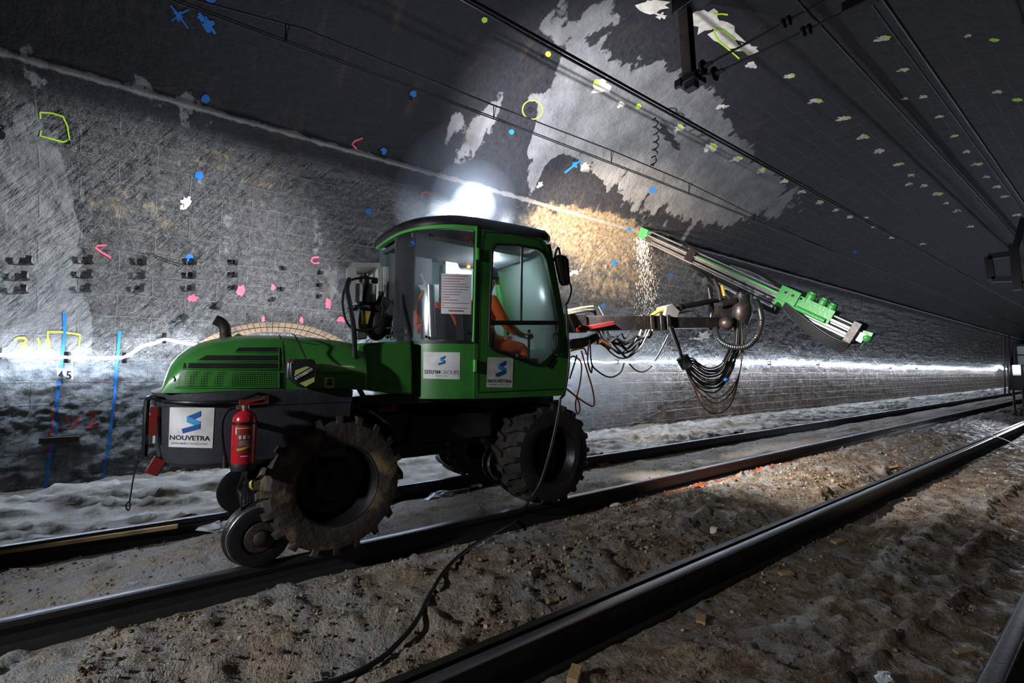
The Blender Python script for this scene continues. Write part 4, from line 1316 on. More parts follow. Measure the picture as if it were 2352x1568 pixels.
# ---- tyres
def tyre(xx, y_out, sgn, mname, zc=.485, r=.475, w=.40):
    root_b = MB()
    prof = [(r * .56, 0), (r * .60, -.005), (r * .74, -.022), (r * .88, -.012), (r * .93, .03), (r * .945, .08), (r * .945, w - .08), (r * .93, w - .03), (r * .88, w + .01), (r * .74, w + .02), (r * .56, w)]
    root_b.lathe(prof, (xx, y_out, zc), (0, sgn, 0), 56)
    n = 20
    for k in range(n):
        for side in (0, 1):
            a = 2 * math.pi * (k + .5 * side) / n
            rings = []
            for q, (yy, da, rr) in enumerate([(-.012, 0, .90), (.0, 0, .985), (.07, .02, 1.012), (w * .5, .12, 1.012)]):
                y_ = yy if side == 0 else w - yy
                a2 = a + da
                hw = .058 if q < 2 else .066
                pts = []
                for aa, rad in ((a2 - hw, r * .84), (a2 - hw * .75, r * rr), (a2 + hw * .75, r * rr), (a2 + hw, r * .84)):
                    pts.append(V3(xx + math.cos(aa) * rad, y_out + sgn * y_, zc + math.sin(aa) * rad))
                rings.append(pts)
            root_b.loft(rings, True, True)
    t = root_b.build('tyre', mname, rig, angle=30)
    mb = MB()
    mb.lathe([(r * .565, .0), (r * .58, -.006), (r * .56, .012), (r * .50, .06), (r * .46, .16), (r * .30, .18), (r * .28, .12), (r * .12, .11), (r * .11, .05), (.0, .05)], (xx, y_out, zc), (0, sgn, 0), 40)
    mb.build('rim', 'black_metal', t)
    for k in range(8):
        mb = MB(); a = 2 * math.pi * k / 8; mb.lathe([(.0, .095), (.013, .095), (.013, .13)], (xx + math.cos(a) * r * .22, y_out, zc + math.sin(a) * r * .22), (0, sgn, 0), 6)
        mb.build('wheel_bolt', 'rust_metal', t, smooth=False)
    return t


tyre(.90, 3.27, 1, 'muddy_rubber'); tyre(2.86, 3.27, 1, 'rubber', r=.47)
tyre(.90, 5.09, -1, 'rubber'); tyre(2.92, 5.09, -1, 'rubber')


# ---- rail wheels
def rail_wheel(xx, yy, sgn, r=.185, zz=None):
    zz = r + .004 if zz is None else zz
    mb = MB()
    mb.lathe([(0, -.03), (.05, -.03), (.055, .0), (.10, .005), (.11, -.012), (r * .86, -.012), (r * .95, -.006), (r, .012), (r + .002, .075), (r + .008, .085), (r + .024, .095), (r + .024, .112), (r + .01, .12), (.1, .12), (0, .12)], (xx, yy, zz), (0, sgn, 0), 44)
    o = mb.build('rail_wheel', 'black_metal', rig)
    mb = MB(); mb.lathe([(r + .0015, .014), (r + .0035, .016), (r + .0045, .074), (r + .002, .078)], (xx, yy, zz), (0, sgn, 0), 44); mb.lathe([(r + .0245, .098), (r + .026, .1), (r + .0245, .11)], (xx, yy, zz), (0, sgn, 0), 44)
    mb.build('tread_band', 'steel', o, label='polished running band')
    mb = MB(); mb.lathe([(0, -.045), (.03, -.045), (.045, -.035), (.048, -.015), (.09, -.010), (.1, .0)], (xx, yy, zz), (0, sgn, 0), 24); mb.build('hub', 'rust_metal', o)


rail_wheel(.455, 3.405, 1); rail_wheel(.50, 4.97, -1); rail_wheel(2.62, 3.74, 1, .17, .36); rail_wheel(2.62, 4.9, -1, .17, .36)
mb = MB()
for yy in (3.58, 4.75): mb.beam((.47, yy, .2), (.62, yy, .62), .07, .09); mb.beam((2.62, yy + .2, .36), (2.6, yy + .2, .7), .07, .09)
mb.beam((.47, 3.5, .2), (.47, 4.85, .2), .07, .07); mb.beam((.62, 3.56, .58), (.62, 4.8, .58), .1, .1); mb.beam((.6, 3.62, .45), (.3, 3.75, .72), .05, .05)
mb.beam((.5, 3.60, .3), (.40, 3.64, .62), .035, .035)
mb.build('rail_axle_frame', 'black_metal', rig, bevel=.006)
mb = MB(); mb.box((.50, 3.53, .38), (.56, 3.58, .47)); mb.box((.57, 3.53, .30), (.61, 3.56, .35)); mb.ball((.43, 3.58, .50), .045, 10)
mb.build('brake_cylinder', 'yellow_paint', rig)
for k in range(6):
    p0 = AY(572 + 5 * k, 1085, 3.5 + .03 * k); p1 = AY(556 + 7 * k, 1140 + 3 * k, 3.48 + .03 * k); p2 = AY(553 + 6 * k, 1190 - 4 * k, 3.5 + .03 * k)
    MB().tube(curve([p0, AY(562 + 3 * k, 1110, 3.47 + .03 * k), p1, p2], 5), .006, 6).build('brake_hose', 'hose_rubber', rig)

# ---- counterweight
CW = [(.98, 3.30), (.60, 3.30), (.30, 3.30), (.16, 3.32), (.05, 3.37), (-.03, 3.45), (-.09, 3.56), (-.13, 3.72), (-.15, 3.95), (-.15, 4.40), (-.12, 4.70), (-.04, 4.90), (.1, 5.02), (.3, 5.06), (.98, 5.06)]
cwp = [(p.x, p.y) for p in curve([V3(a, b_, 0) for a, b_ in CW], 3)]


def cw_ring(k, z, xshift=0):
    return [V3(.55 + (x - .55) * k + xshift, MYC + (y - MYC) * (1 - (1 - k) * .6), z) for x, y in cwp]


mb = MB()
plan_loft(mb, [cw_ring(.80, .665), cw_ring(.90, .668), cw_ring(.95, .70), cw_ring(.985, .82), cw_ring(1.0, 1.04), cw_ring(1.01, 1.045), cw_ring(1.015, 1.06), cw_ring(1.02, 1.125), cw_ring(.97, 1.14)])
cw = mb.build('counterweight', 'cast_grey', rig, angle=25)
# cut of the wheel arch: rear of the counterweight ends over the tyre
# ---- hood
TOPS = [(372, 893), (380, 860), (392, 832), (410, 812), (432, 797), (458, 784), (490, 775), (530, 769), (580, 766), (650, 767), (720, 771), (780, 779), (806, 784), (815, 792)]
rings = []
hp = []
for px, py in TOPS:
    q = AY(px, py, 3.62); hp.append((q.x, q.z))
hp = [(x - (.0 if i else .0), z) for i, (x, z) in enumerate(hp)]
for i, (x, z) in enumerate(hp):
    wd = .865 * (1 - .16 * max(0, (.30 - x)) ** 1.3 * 1.8)
    if x < -.0: wd = .80 - (.0 - x) * .55
    n = 40; ring = []
    hh = max(z - 1.13, .01)
    for k in range(n + 1):
        a = math.pi * k / n
        cy_ = math.copysign(abs(math.cos(a)) ** (2 / 5.0), math.cos(a)); sz = abs(math.sin(a)) ** (2 / 3.6)
        ring.append(V3(x, MYC - wd * cy_, 1.13 + hh * sz * (1 - .0)))
    rings.append(ring)
mb = MB(); mb.loft(rings, True, True)
hood = mb.build('hood', 'green_paint', rig, angle=50)
hs = surf(hood, default=3.33)
mb = MB()
for q in ([(536, 804), (548, 798), (641, 797), (641, 806), (540, 806.5)], [(450, 825), (474, 815.5), (638, 816), (638, 827), (455, 826.5)], [(417, 844), (423, 833), (638, 834), (638, 845), (420, 845)]):
    top0, top1, bot1, bot0 = q[1], q[2], q[3], q[4]
    Decal([top0, top1, bot1, bot0], hs).patch(mb, off=.004, nu=14, nv=2)
mb.build('louvre_slots', 'hole_black', hood)
mb = MB()
for y_, x0, x1 in ((808.5, 540, 643), (829, 452, 641), (847.5, 420, 641), (890, 402, 641)):
    mb.tube([hs(x0 + (x1 - x0) * k / 10, y_, .004) for k in range(11)], .0045, 6)
mb.tube([hs(641, 854 + k * 6, .004) for k in range(7)], .005, 6); mb.tube([hs(641, 797 + k * 8, .004) for k in range(7)], .003, 6)
mb.build('louvre_lips', 'green_paint', hood)
mb = MB(); Decal([(415, 853), (638, 854), (638, 888), (402, 887)], hs).patch(mb, off=.004, nu=16, nv=3); mb.build('grille', 'green_grille', hood, label='dark green perforated grille')
mb = MB(); dstroke(mb, hs, [(641, 768), (650, 785), (652, 820), (651, 895)], 2.5, .003); dstroke(mb, hs, [(729, 857), (813, 857)], 1.6, .003); dstroke(mb, hs, [(398, 864), (402, 870), (400, 876)], 3, .004)
mb.build('panel_gap', 'hole_black', hood)
dec = Decal([(745, 866), (767, 867), (767, 891), (745, 890)], hs)
mb = MB(); dec.patch(mb, off=.004, nu=3, nv=3); st_ = mb.build('sticker', 'lime_sticker', hood, label='small pale sticker with a dark emblem')
mb = MB(); dec.patch(mb, [(.35, .15), (.85, .15), (.85, .35), (.3, .35)], .006, 2, 2); dec.patch(mb, [(.3, .42), (.85, .42), (.85, .75), (.25, .75)], .006, 2, 2); mb.build('emblem', 'ink', st_)
# exhaust
ex = [AY(519, 790, 3.95), AY(518, 768, 3.95), AY(516, 752, 3.95), AY(508, 741, 3.95), AY(494, 734, 3.95)]
ex = curve(ex, 6)
MB().tube(ex, .038, 16, caps=False).build('exhaust_pipe', 'rust_metal', rig)
mb = MB(); mb.tube([ex[-1] + (ex[-1] - ex[-2]) * .02, ex[-1] + (ex[-1] - ex[-2]).normalized() * .003], .034, 16); mb.build('exhaust_mouth', 'hole_black', rig)
p = AY(545, 772, 3.9); mb = MB(); mb.prism([p + V3(-.06, -.05, -.03), p + V3(.09, -.05, -.02), p + V3(.0, -.05, .018)], (0, .14, 0)); mb.build('hood_vent', 'green_paint', rig, bevel=.004)

# counterweight fittings
cs = surf(cw)
dec = Decal([(390, 935), (493, 936), (488, 1029), (387, 1026)], cs)
mb = MB(); dec.patch(mb, off=.003, nu=16, nv=8); stk = mb.build('company_sticker', 'sticker_white', cw, label='white square sticker with the blue ribbon mark')
mb = MB(); logo(mb, dec, (.28, .08, .70, .64), .005); mb.build('ribbon_mark', ['logo_dark_blue', 'logo_light_blue'], stk)
mb = MB(); decal_text(mb, dec, 'NOUVETRA', (.02, .70, .93, .82), .005, .02); mb.build('lettering', 'ink', stk)
mb = MB(); decal_text(mb, dec, 'SERFIM', (.05, .875, .36, .925), .005, .02); decal_text(mb, dec, 'OUVRAGES D\'ART', (.37, .875, .88, .925), .005); mb.build('small_lettering', 'ink_grey', stk)
mb = MB()
mb.tube(curve([cs(590, 904, -.02), cs(590, 904, .03), cs(540, 920, .03), cs(480, 924, .035), cs(420, 924, .04), cs(372, 920, .05), cs(350, 912, .06)], 6), .010, 8)
q = AY(341, 914, 3.62); mb.tube(curve([cs(372, 920, .05), AY(352, 912, 3.5), q, AY(337, 930, 3.62), AY(334, 980, 3.6), AY(332, 1048, 3.6)], 6), .015, 8)
mb.build('handrail', 'black_metal', rig)
mb = MB(); mb.box(AY(349, 1000, 3.56) - V3(.012, .0, 0), AY(357, 934, 3.56) + V3(.012, .05, 0)); mb.build('tail_light', 'red_dull', cw)
mb = MB(); a = AY(347, 975, 3.66); mb.box(a - V3(.03, .0, .06), a + V3(.02, .1, .06)); mb.build('tail_light_housing', 'red_dull', cw)
mb = MB(); mb.box(AY(350, 1018, 3.56), AY(357, 1000, 3.56) + V3(0, .03, 0)); mb.build('reflector', 'white_paint', cw)
mb = MB(); a = AY(358, 1070, 3.62); mb.box(a - V3(.035, .03, .05), a + V3(.035, .05, .05), rot=Matrix.Rotation(R(25), 3, 'Y')); mb.build('hazard_block', 'red_dull', rig, bevel=.004)
mb = MB(); mb.tube(curve([AY(330, 1030, 3.6), AY(318, 1050, 3.62), AY(306, 1100, 3.6), AY(298, 1150, 3.6)], 6) + curve([AY(298, 1150, 3.6), AY(290, 1158, 3.6), AY(290, 1166, 3.6), AY(295, 1172, 3.6), AY(299, 1162, 3.6), AY(297, 1150, 3.6)], 4), .004, 6); mb.build('hanging_rope', 'hose_rubber', rig)
mb = MB(); a = AY(612, 916, 3.28); mb.box(a - V3(.015, 0, .025), a + V3(.015, .03, .025)); mb.build('latch', 'cream', cw, bevel=.003)
# fender and flap
mb = MB(); rings = []
for k in range(15):
    a = R(25 + 130 * k / 14); rings.append([V3(.90 + math.cos(a) * rr, y_, .485 + math.sin(a) * rr * 1.02) for rr, y_ in ((.52, 3.34), (.52, 3.75), (.535, 3.75), (.535, 3.34))])
mb.loft(rings, True, True); mb.build('rear_fender', 'black_paint', rig)
mb = MB(); rows = []
for i in range(12):
    t = i / 11
    x0, y0_ = 690 - 60 * t - 12 * math.sin(t * 5), 905 + 150 * t
    rows.append([AY(x0 + 26 * u + 4 * math.sin(u * 9 + i), y0_ + 6 * u, 3.37 + .05 * math.sin(u * 8 + t * 3) + .1 * t * u) for u in [j / 10 for j in range(11)]])
mb.loft(rows, False, False); mb.build('mud_flap', 'black_cloth', rig, solid=.006)

# ---- side panel between hood and cab
mb = MB()
mb.prism([AY(x, y, 3.40) for x, y in [(818, 800), (823, 788), (900, 784), (947, 784), (949, 908), (900, 903), (833, 894), (822, 880)]], (0, .5, 0))
sp_ = mb.build('turret_side_panel', 'green_paint', rig, bevel=.02)
mb = MB(); a = AY(891, 936, 3.5); mb.box(a - V3(.075, 0, .035), a + V3(.075, .12, .03)); mb.build('side_lamp', 'red_dull', rig, bevel=.005)
for a_, b_, w_ in ((AY(838, 915, 3.5), AY(890, 928, 3.5), .07), (AY(915, 905, 3.55), AY(915, 935, 3.55), .04), (AY(960, 905, 3.5), AY(985, 940, 3.5), .03)):
    MB().beam(a_, b_, w_, w_ * .8).build('deck_bracket', 'black_metal', rig)

# ---- cab
CY = 3.20
CP = [(1.47, 4.25), (1.46, 3.95), (1.465, 3.75), (1.49, 3.60), (1.55, 3.46), (1.65, 3.34), (1.78, 3.25), (1.96, CY)]
cabp = [(p.x, p.y) for p in curve([V3(a, b_, 0) for a, b_ in CP], 5)]
Zf = lambda py: AY(1088, py, CY).z
zb0, zb1, zw1, zg1 = Zf(915), Zf(786), Zf(529), Zf(514)


def curved(mb, z0, z1, off=0, th=.03, a=0, b_=None, mi=0, dz=0):
    pl = cabp[a:b_]
    rows = []
    cxx, cyy = 2.3, 3.9
    for k, (x, y) in enumerate(pl):
        d = V3(x - cxx, y - cyy, 0).normalized()
        p_ = V3(x, y, 0) + d * off
        rows.append([p_ + V3(0, 0, z0), p_ + V3(0, 0, z1), p_ - d * th + V3(0, 0, z1), p_ - d * th + V3(0, 0, z0)])
    mb.loft(rows, True, True, mi)


cab = MB()
curved(cab, zb0, zb1)
cab.box((1.8, 3.45, zb0), (2.95, 4.25, zb0 + .05))           # floor
cab.box((1.5, 4.22, zb0), (2.98, 4.26, zb1))                 # far side lower wall
cab_o = cab.build('cab_body', 'green_paint', rig)
mb = MB(); curved(mb, zb1 + .0, zw1 + .0, off=-.004, th=.008, a=9); mb.build('rear_window', 'clear_plastic', cab_o, label='curved clear plastic window')
mb = MB(); curved(mb, zb1 - .01, zw1, off=-.012, th=.03, a=9, b_=11); curved(mb, zb1 - .012, zb1 + .012, off=.004, th=.012); mb.build('window_edge', 'black_paint', cab_o)
mb = MB(); curved(mb, zw1, zg1, off=.006, th=.04); mb.build('roof_rim', 'green_light', cab_o, label='bright green band under the roof')
# door with window, on the side plane
OUT = [(1095, 522), (1180, 530), (1243, 546), (1257, 562), (1266, 600), (1285, 690), (1300, 755), (1306, 800), (1303, 860), (1299, 908), (1088, 916), (1090, 760)]
WIN = [(1131, 575), (1136, 563), (1146, 561), (1190, 563), (1236, 571), (1248, 580), (1256, 597), (1270, 665), (1282, 738), (1283, 796), (1276, 806), (1249, 833), (1240, 838), (1228, 838), (1140, 806), (1127, 798), (1123, 786), (1124, 735), (1127, 650)]
mb = MB(); frame_ring(mb, [AY(x, y, CY) for x, y in OUT], [AY(x, y, CY) for x, y in WIN], (0, .045, 0)); door = mb.build('cab_door', 'green_paint', rig, angle=30)
mb = MB(); lp = resample([AY(x, y, CY - .004) for x, y in WIN], 90); mb.tube(lp + [lp[0], lp[1]], .013, 8, caps=False)
mb.tube([AY(1122, 741, CY), AY(1284, 741, CY)], .020, 8); mb.tube([AY(1199, 564, CY + .005), AY(1197, 736, CY + .005)], .010, 8)
mb.build('window_seal', 'rubber_dark', door)
mb = MB(); mb.prism([AY(x, y, CY + .02) for x, y in WIN], (0, .006, 0)); mb.build('window_pane', 'door_glass', door)
ds = lambda x, y, off=.002: AY(x, y, CY - off)
mb = MB(); dstroke(mb, ds, [(1114, 532), (1108, 560), (1101, 700), (1098, 901), (1297, 893)], 1.8); dstroke(mb, ds, [(1112, 532), (1175, 537), (1240, 552), (1252, 575), (1276, 690)], 1.6); mb.build('door_seam', 'hole_black', door)
mb = MB()
for y_ in (583, 840): q = AY(1097 if y_ < 700 else 1091, y_, CY - .012); mb.box(q - V3(.012, .012, .05), q + V3(.012, .014, .05))
mb.build('hinge', 'green_light', door, bevel=.004)
mb = MB(); mb.tube(curve([AY(1281, 766, CY), AY(1272, 768, CY - .03), AY(1270, 790, CY - .035), AY(1272, 812, CY - .03), AY(1280, 815, CY)], 5), .008, 8); mb.build('door_handle', 'black_metal', door)
mb = MB(); dstroke(mb, ds, [(1275, 825), (1262, 845)], 12); mb.build('lock_recess', 'hole_black', door)
mb = MB(); mb.tube([AY(1095, 520, CY - .002), AY(1091, 640, CY - .002), AY(1087, 785, CY - .002)], .009, 8); mb.build('corner_bead', 'green_light', door)
# stickers
dec = Decal([(1120, 820), (1179, 821), (1177, 890), (1117, 889)], ds)
mb = MB(); dec.patch(mb, off=.002, nu=2, nv=2); stk = mb.build('company_sticker', 'sticker_white', door, label='white upright sticker with the blue ribbon mark')
mb = MB(); logo(mb, dec, (.33, .10, .72, .64), .004); mb.build('ribbon_mark', ['logo_dark_blue', 'logo_light_blue'], stk)
mb = MB(); decal_text(mb, dec, 'NOUVETRA', (.04, .73, .95, .84), .004, .015); mb.build('lettering', 'ink', stk)
mb = MB(); decal_text(mb, dec, 'SERFIM', (.08, .88, .34, .92), .004, .02); decal_text(mb, dec, 'OUVRAGES D\'ART', (.35, .88, .88, .92), .004); mb.build('small_lettering', 'ink_grey', stk)
bs = surf(cab_o)
dec = Decal([(973, 808), (1057, 809), (1056, 871), (972, 869)], bs)
mb = MB(); dec.patch(mb, off=.003, nu=12, nv=3); stk = mb.build('company_sticker', 'sticker_white', cab_o, label='white wide sticker with the small blue ribbon mark')
mb = MB(); logo(mb, dec, (.40, .13, .60, .48), .005); mb.build('ribbon_mark', ['logo_dark_blue', 'logo_light_blue'], stk)
mb = MB(); decal_text(mb, dec, 'SERFIM', (.02, .67, .46, .82), .005, .018); mb.build('lettering', 'ink', stk)
mb = MB(); decal_text(mb, dec, 'GROUPE', (.47, .67, .98, .82), .005, .0); decal_text(mb, dec, 'DEPUIS 1875', (.34, .86, .66, .91), .005, .0); mb.build('light_lettering', 'ink_grey', stk)
# roof
roofp = cabp + [(2.45, CY - .005), (2.72, CY + .01), (2.80, CY + .06), (2.82, 3.9), (2.80, 4.18), (2.70, 4.28), (1.6, 4.28)]
mb = MB()
def rr_(k, z): return [V3(2.15 + (x - 2.15) * k, 3.75 + (y - 3.75) * k, z + (x - 1.9) * zs) for x, y in roofp]
zs = .035
plan_loft(mb, [rr_(1.0, zg1 - .03), rr_(1.015, zg1 - .01), rr_(1.015, zg1 + .03), rr_(.985, zg1 + .065), rr_(.90, zg1 + .085), rr_(.5, zg1 + .09)])
mb.build('cab_roof', 'black_paint', rig, angle=50)
# front, far side
mb = MB()
fr0 = [V3(2.76, 3.24, zw1 + .03), V3(2.80, 4.2, zw1 + .03)]; fr1 = [V3(2.99, 3.24, zb1 + .02), V3(3.02, 4.2, zb1 + .02)]; fr2 = [V3(2.93, 3.24, zb0 + .1), V3(2.95, 4.2, zb0 + .1)]
mb.loft([[fr0[0], fr1[0], fr2[0]], [fr0[0].lerp(fr0[1], .5) + V3(.06, 0, 0), fr1[0].lerp(fr1[1], .5) + V3(.07, 0, 0), fr2[0].lerp(fr2[1], .5) + V3(.06, 0, 0)], [fr0[1], fr1[1], fr2[1]]], False, False)
glass('foggy_glass', (.6, .75, .72), .22, .3)
_n = M['foggy_glass'].node_tree
_d = [n for n in _n.nodes if n.type == 'BSDF_DIFFUSE'][0]; _t = _n.nodes.new('ShaderNodeBsdfTranslucent'); _t.inputs[0].default_value = (.62, .78, .74, 1); _a = _n.nodes.new('ShaderNodeMixShader'); _a.inputs[0].default_value = .7
_d.inputs[0].default_value = (.55, .68, .65, 1)
_to = _d.outputs[0].links[0].to_socket
_n.links.new(_d.outputs[0], _a.inputs[1]); _n.links.new(_t.outputs[0], _a.inputs[2]); _n.links.new(_a.outputs[0], _to)
mb.build('windscreen', 'foggy_glass', cab_o, solid=.006, label='misted windscreen')
for y_ in (3.24, 4.2):
    d_ = .0 if y_ < 4 else .03
    mb = MB(); mb.beam((2.76 + d_, y_, zw1 + .03), (2.99 + d_, y_, zb1 + .02), .05, .05); mb.beam((2.99 + d_, y_, zb1 + .02), (2.93 + d_, y_, zb0), .05, .05); mb.build('cab_post', 'green_paint', cab_o, bevel=.006)
MB().beam((2.15, 4.24, zb1), (2.15, 4.24, zw1), .05, .05).build('cab_post', 'green_paint', cab_o, bevel=.006)
MB().beam((1.5, 4.22, zb1), (1.5, 4.22, zw1), .06, .06).build('cab_post', 'green_paint', cab_o, bevel=.006)
mb = MB(); mb.box((1.5, 4.235, zb1), (2.13, 4.24, zw1)); mb.box((2.17, 4.235, zb1), (2.95, 4.24, zw1 - .05)); mb.build('far_windows', 'foggy_glass', cab_o)
mb = MB(); mb.box((1.52, 3.5, zw1 - .05), (2.75, 4.2, zw1 - .01)); mb.box((1.55, 4.12, 1.6), (1.80, 4.2, zw1)); mb.build('headliner', 'interior_grey', cab_o)
# things in the cab seen through the plastic
mb = MB(); mb.prism([AY(x, y, 3.85) for x, y in [(934, 653), (960, 651), (970, 668), (958, 713), (933, 713)]], (0, .12, 0)); mb.build('reflection_box', 'pale_blue', cab_o, bevel=.008)  # pale blue block stands in for a bluish reflection at the window
mb = MB()
for x0, x1 in ((936, 940), (943, 950)): mb.prism([AY(x, y, 4.0) for x, y in [(x0, 585), (x1, 585), (x1, 652), (x0, 652)]], (0, .04, 0))
mb.prism([AY(x, y, 4.05) for x, y in [(930, 540), (985, 548), (992, 568), (930, 562)]], (0, .03, 0)); mb.prism([AY(x, y, 4.1) for x, y in [(1024, 598), (1050, 603), (1056, 618), (1083, 622), (1083, 640), (1024, 640)]], (0, .03, 0))
mb.build('inner_trim', 'sign_plate', cab_o)
mb = MB(); mb.prism([AY(x, y, 4.1) for x, y in [(950, 588), (992, 588), (992, 652), (950, 652)]], (0, .04, 0)); mb.build('inner_panel', 'interior_grey', cab_o)
pp = AY(937, 712, 3.7)
mb = MB(); mb.prism([AY(x, y, 3.72) for x, y in [(925, 714), (947, 712), (947, 779), (935, 779), (934, 722), (929, 724)]], (0, .01, 0)); pg = mb.build('sign_sheet', 'cream', cab_o)
mb = MB(); decal_text(mb, Decal([(934, 760), (944, 760), (944, 766), (934, 766)], lambda x, y, off=0: AY(x, y, 3.72 - off)), 'RA', (0, 0, 1, 1), .004, .02); mb.build('lettering', 'ink', pg)
mb = MB(); mb.prism([AY(x, y, 3.7) for x, y in [(949, 722), (964, 730), (957, 752), (946, 742)]], (0, .01, 0)); mb.build('paper', 'white_paint', cab_o)
mb = MB(); mb.tube([AY(966, 628, 3.8), AY(981, 668, 3.8)], .012, 8); mb.build('brush_handle', 'cream', cab_o)
mb = MB(); mb.box(AY(1064, 604, 4.1), AY(1083, 597, 4.1) + V3(0, .02, 0)); mb.box(AY(1075, 614, 4.1), AY(1080, 610, 4.1) + V3(0, .02, 0)); mb.build('radio_display', 'display_orange', cab_o, label='small orange lit display')
bw = lambda x, y, off=.0: plan_hit(x, y, cabp[::-1], .012 + off)
dec = Decal([(1014, 628), (1083, 630), (1082, 722), (1013, 720)], bw)
mb = MB(); dec.patch(mb, off=0, nu=8, nv=3); nt_ = mb.build('notice_sheet', 'white_paint', cab_o, label='white printed notice taped to the window')
mb = MB(); rg = random.Random(4)
for v0, u0, u1, c_ in ((.045, .02, .56, 0), (.04, .57, .87, 0), (.115, .04, .76, 0), (.18, .03, .58, 0), (.245, .02, .86, 1), (.31, .02, .93, 0), (.38, .02, .86, 0), (.445, .02, .69, 1), (.51, .02, .59, 0), (.58, .02, .27, 0), (.645, .02, .54, 0), (.72, .02, .93, 0), (.775, .03, .1, 0), (.84, .02, .88, 0)):
    u = u0
    while u < u1:
        w_ = rg.uniform(.03, .11); dec.patch(mb, [(u, v0), (min(u + w_, u1), v0), (min(u + w_, u1), v0 + .013), (u, v0 + .013)], .003, 2, 1, mi=c_); u += w_ + .018
for k in range(9): dec.patch(mb, [(.25 + k * .055, .905), (.29 + k * .055, .905), (.29 + k * .055, .935), (.25 + k * .055, .935)], .003, 1, 1, 0)
mb.build('printed_lines', ['ink_red', 'ink_blue'], nt_)
dec = Decal([(940, 549), (953, 549), (953, 566), (940, 566)], bw); mb = MB(); logo(mb, dec, (0, 0, 1, 1), .002); mb.build('ribbon_mark', ['logo_dark_blue', 'paint_blue'], cab_o)
mb = MB()
for x, y in [(987, 540), (1078, 551), (979, 773), (1072, 763)]: q = bw(x, y, .004); mb.ball(q, .012, 10)
mb.build('window_bolts', 'black_metal', cab_o)
mb = MB(); mb.tube([bw(988, 655, -.06), bw(992, 775, -.06)], .035, 14); mb.build('vacuum_tube', 'steel', cab_o)
# seat
mb = MB()
mb.prism([AY(x, y, 3.68) for x, y in [(972, 779), (975, 740), (985, 715), (1003, 703), (1030, 706), (1045, 725), (1055, 750), (1060, 779)]], (.02, .12, 0))
mb.beam((2.10, 3.72, 1.42), (2.04, 3.72, 2.02), .42, .12, up=V3(1, 0, 0), w2=.32, h2=.09); mb.box((2.1, 3.5, 1.34), (2.55, 3.94, 1.46))
mb.beam((2.03, 3.72, 2.03), (2.02, 3.72, 2.16), .22, .08, up=V3(1, 0, 0)); mb.box((2.12, 3.45, 1.12), (2.5, 4.0, 1.34)); mb.build('driver_seat', 'seat_black', cab_o, bevel=.03)
# wing mirror and lamps
mb = MB(); q = [AY(x, y, 3.2) for x, y in [(1279, 590), (1283, 584), (1300, 586), (1307, 596), (1311, 648), (1306, 655), (1296, 655), (1290, 645)]]
mb.prism(q, (0, .05, 0)); mr = mb.build('wing_mirror', 'rubber_dark', rig, bevel=.01)
mb = MB(); mb.prism([AY(x, y, 3.195) for x, y in [(1283, 592), (1299, 592), (1306, 646), (1294, 646)]], (0, .004, 0)); mb.build('mirror_face', 'rust_metal', mr)
mb = MB(); mb.tube(curve([AY(1272, 600, 3.22), AY(1278, 575, 3.2), AY(1284, 572, 3.2), AY(1292, 620, 3.2)], 5), .010, 8); mb.tube(curve([AY(1294, 640, 3.2), AY(1309, 652, 3.18), AY(1312, 670, 3.18), AY(1304, 694, 3.2), AY(1298, 700, 3.22)], 5), .009, 8); mb.build('mirror_arm', 'black_metal', rig)
lamp = MB(); lamp.lathe([(.0, .03), (.05, .03), (.062, .0), (.062, -.03)], LAMP, (-.5, -.85, .0), 20); lamp.box((LAMP[0] + .0, LAMP[1] + .01, LAMP[2] - .2), (LAMP[0] + .04, LAMP[1] + .04, LAMP[2] - .03)); wl = lamp.build('work_lamp', 'black_metal', rig)
mb = MB(); mb.lathe([(.0, .04), (.04, .038), (.058, .032)], LAMP, (-.5, -.85, .0), 20); mb.build('lens', 'lamp_emit', wl, label='glaring white lamp lens')
mb = MB(); mb.box((2.86, 3.5, 2.60), (2.93, 3.62, 2.70)); mb.box((2.86, 3.95, 2.62), (2.93, 4.1, 2.72)); mb.build('front_lamps', 'black_metal', rig, bevel=.01)
MB().tube(curve([AY(1300, 700, 3.2), AY(1303, 760, 3.2), AY(1307, 830, 3.2), AY(1297, 900, 3.18), AY(1287, 915, 3.16)], 5), .012, 8).build('cab_cable', 'hose_rubber', rig)

# ---- equipment behind the cab
EYY = 4.15
mb = MB()
mb.prism([AY(x, y, EYY) for x, y in [(797, 616), (818, 603), (820, 694), (799, 702)]], (0, .02, 0)); mb.prism([AY(x, y, EYY) for x, y in [(818, 603), (869, 603), (878, 613), (820, 613)]], (0, .3, 0))
mb.prism([AY(x, y, EYY) for x, y in [(868, 613), (878, 613), (878, 686), (870, 686)]], (0, .3, 0)); mb.prism([AY(x, y, EYY + .3) for x, y in [(812, 603), (878, 603), (878, 700), (812, 700)]], (0, .02, 0)); mb.prism([AY(x, y, EYY - .02) for x, y in [(881, 612), (893, 612), (895, 686), (882, 686)]], (0, .1, 0))
mb.build('control_cabinet', 'cream', rig, smooth=False, label='pale open cabinet behind the cab')
mb = MB()
q = AY(840, 670, 4.0); mb.lathe([(.03, .14), (.05, .12), (.05, .07), (.09, .06), (.09, -.10), (.07, -.12)], q, (0, 0, 1), 20); mb.tube([AY(826, 640, 4.0), AY(866, 645, 4.0)], .028, 10); mb.tube([AY(838, 628, 4.0), AY(836, 660, 4.0)], .03, 10)
mb.lathe([(.03, 0), (.1, -.03), (.1, -.04)], AY(825, 700, 3.95), (0, 0, 1), 20)
mb.build('hydraulic_motor', 'black_metal', rig)
